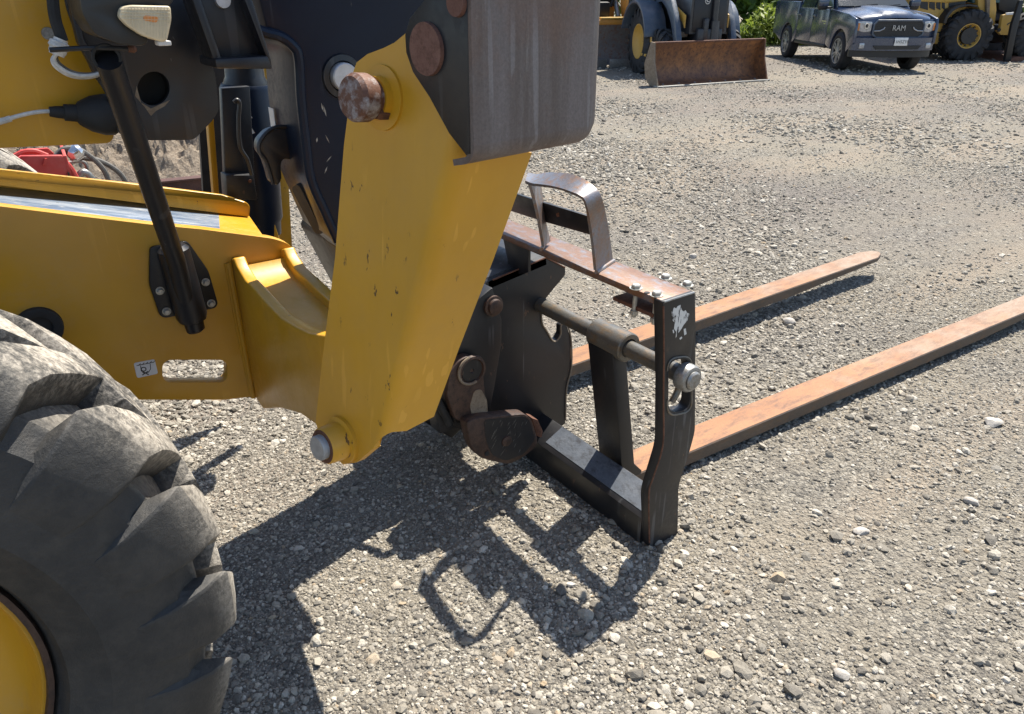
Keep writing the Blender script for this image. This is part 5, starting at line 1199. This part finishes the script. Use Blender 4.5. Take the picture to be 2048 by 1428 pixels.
def build_beam():
    a, b = UZ((325, 402), 0), UZ((640, 368), 0); d = (b - a).normalized(); s = Vector((-d.y, d.x, 0)); L = (b - a).length
    Bm = empty('steel_beam', tuple(a)); tag(Bm, 'brown primed steel beam lying on gravel behind the frame', 'beam')
    def bx(nm, o, z0, z1, w_): return part(nm, M['beambrown'], Bm, lambda bm: add_slab(bm, [a + s * (o - w_ / 2) + ZUP * z0, a + s * (o + w_ / 2) + ZUP * z0, a + s * (o + w_ / 2) + ZUP * z1, a + s * (o - w_ / 2) + ZUP * z1], d * L, (), .002))
    bx('web', .05, .014, .146, .012); bx('top_flange', .05, .146, .16, .11); bx('bottom_flange', .05, .0, .014, .11)
    c = UZ((332, 404), 0)
    Tb = empty('square_tube', tuple(c)); tag(Tb, 'short open grey square steel tube beside the brown beam', 'steel tube')
    for k in range(4):
        o_ = ((0, .0, .006), (0, .094, .006))
    part('tube_wall', M['steel'], Tb, lambda bm: (add_box(bm, c + Vector((.0, -.10, .004)), (.14, .30, .008)), add_box(bm, c + Vector((.0, -.10, .10)), (.14, .30, .008)), add_box(bm, c + Vector((-.066, -.10, .052)), (.008, .30, .088)), add_box(bm, c + Vector((.066, -.10, .052)), (.008, .30, .088)), add_box(bm, c + Vector((.0, -.10, .052)), (.008, .29, .088))))
build_beam()

# ------------------------------------------------------------------ shrubs, trees and tall weeds along the far edge
def leaf_mesh(n, fn, size, seed, elong=1.7):
    r = np.random.default_rng(seed); C, Nn, tone = fn(r, n)
    n = len(C); u = r.normal(size=(n, 3)); u /= np.linalg.norm(u, axis=1)[:, None]
    v = np.cross(u, Nn + r.normal(0, .5, (n, 3))); v /= np.maximum(np.linalg.norm(v, axis=1)[:, None], 1e-6)
    s = size * r.uniform(.6, 1.4, n)[:, None]
    V = np.stack([C - u * s * elong, C + v * s * .8, C + u * s * elong, C - v * s * .8], 1).reshape(-1, 3)
    me = bpy.data.meshes.new('crown'); me.vertices.add(4 * n); me.vertices.foreach_set('co', V.astype(np.float32).ravel())
    me.loops.add(4 * n); me.loops.foreach_set('vertex_index', np.arange(4 * n, dtype=np.int32)); me.polygons.add(n); me.polygons.foreach_set('loop_start', np.arange(0, 4 * n, 4, dtype=np.int32))
    me.update(); a = me.attributes.new('tone', 'FLOAT', 'POINT'); a.data.foreach_set('value', np.repeat(np.clip(tone, 0, 1), 4).astype(np.float32)); return me
def clumpy(h, rad, clumps):
    def fn(r, n):
        cc = np.stack([r.normal(0, rad * .5, clumps), r.normal(0, rad * .5, clumps), h * (.18 + .8 * r.uniform(0, 1, clumps) ** .8)], 1); cr = rad * r.uniform(.22, .45, clumps); ct = r.uniform(0, 1, clumps)
        k = r.integers(0, clumps, n); d = r.normal(size=(n, 3)); d /= np.linalg.norm(d, axis=1)[:, None]
        C = cc[k] + d * (cr[k] * r.uniform(.35, 1, n) ** .5)[:, None]; C[:, 2] = np.maximum(C[:, 2], .05)
        return C, d, ct[k] * .6 + r.uniform(0, .5, n)
    return fn
def plant(name, cat, loc, h, rad, n, size, label, seed, mat='leaf', group=None):
    t = empty(name, loc, 0, local=True); tag(t, label, cat, group)
    me = leaf_mesh(n, clumpy(h, rad, 34), size, seed); me.materials.append(M[mat]); o = bpy.data.objects.new('crown', me); COL.objects.link(o); o.parent = t
    R = random.Random(seed)
    def tr(bm):
        for k in range(5):
            a = R.uniform(0, 6.28); rr = rad * R.uniform(.1, .5); add_tube(bm, [(0, 0, -.05), (rr * .3 * math.cos(a), rr * .3 * math.sin(a), h * .4), (rr * math.cos(a), rr * math.sin(a), h * .85)], [.05, .04, .03, .02], 6, 3)
    part('trunk', M['bark'], t, tr)
def at_far(px, dist):
    az = math.atan((px - 1024) / (CAM_F / math.cos(PITCH))); d = HEAD * math.cos(az) + RIGHT * math.sin(az); return tuple(d * dist)
k = 0
for (px, dist, h, rad, nm, lb) in ((1300, 29, 4.5, 2.2, 'shrub', 'tall dark green shrub behind the backhoe cab'), (1425, 30, 4.2, 2.0, 'shrub', 'dense dark shrub just right of the backhoe hood'), (1470, 28, 3.4, 1.7, 'shrub', 'leafy shrub between the backhoe and the pickup'),
                                   (1535, 30, 4.6, 2.1, 'shrub', 'dark bushy shrub behind the pickup tailgate'), (1620, 33, 5.0, 2.5, 'shrub', 'tall shrub hidden mostly by the pickup cab'), (1720, 35, 5.0, 2.6, 'shrub', 'shrub rising behind the pickup windscreen'),
                                   (1840, 37, 5.2, 2.7, 'shrub', 'shrub behind the gap between pickup and loader'), (1960, 39, 5.5, 2.8, 'shrub', 'shrub behind the loader cab'), (1180, 33, 5, 2.5, 'shrub', 'shrub behind the dozer'), (860, 34, 5, 2.6, 'shrub', 'shrub far behind the boom head')):
    k += 1; plant('shrub', 'shrub', at_far(px, dist), h, rad, 5200, .085, lb, 40 + k, group='shrubs along the far edge of the yard')
def weeds():
    r = np.random.default_rng(3); n = 26000
    px = r.uniform(1020, 2250, n); dist = 24.2 + (px - 1450) * .008 + r.uniform(0, 3.2, n)
    az = np.arctan((px - 1024) / (CAM_F / math.cos(PITCH))); D = np.outer(np.cos(az), np.array(HEAD)) + np.outer(np.sin(az), np.array(RIGHT)); C = D * dist[:, None]
    hmax = .45 + .75 * (.5 + .5 * np.sin(px * .05) * np.sin(px * .017 + 1)) * np.clip((dist - 24) / 1.6, .3, 1)
    C[:, 2] = hmax * r.uniform(0, 1, n) ** .8
    def fn(rr, m_): return C, np.tile(np.array([0, 0, 1.0]), (m_, 1)), r.uniform(0, 1, m_) * .7 + C[:, 2] * .25
    me = leaf_mesh(n, fn, .05, 5, 2.2); me.materials.append(M['weed']); o = bpy.data.objects.new('tall_weeds', me); COL.objects.link(o); tag(o, 'bright green tall weeds along the edge of the yard', 'weeds', kind='stuff')
weeds()
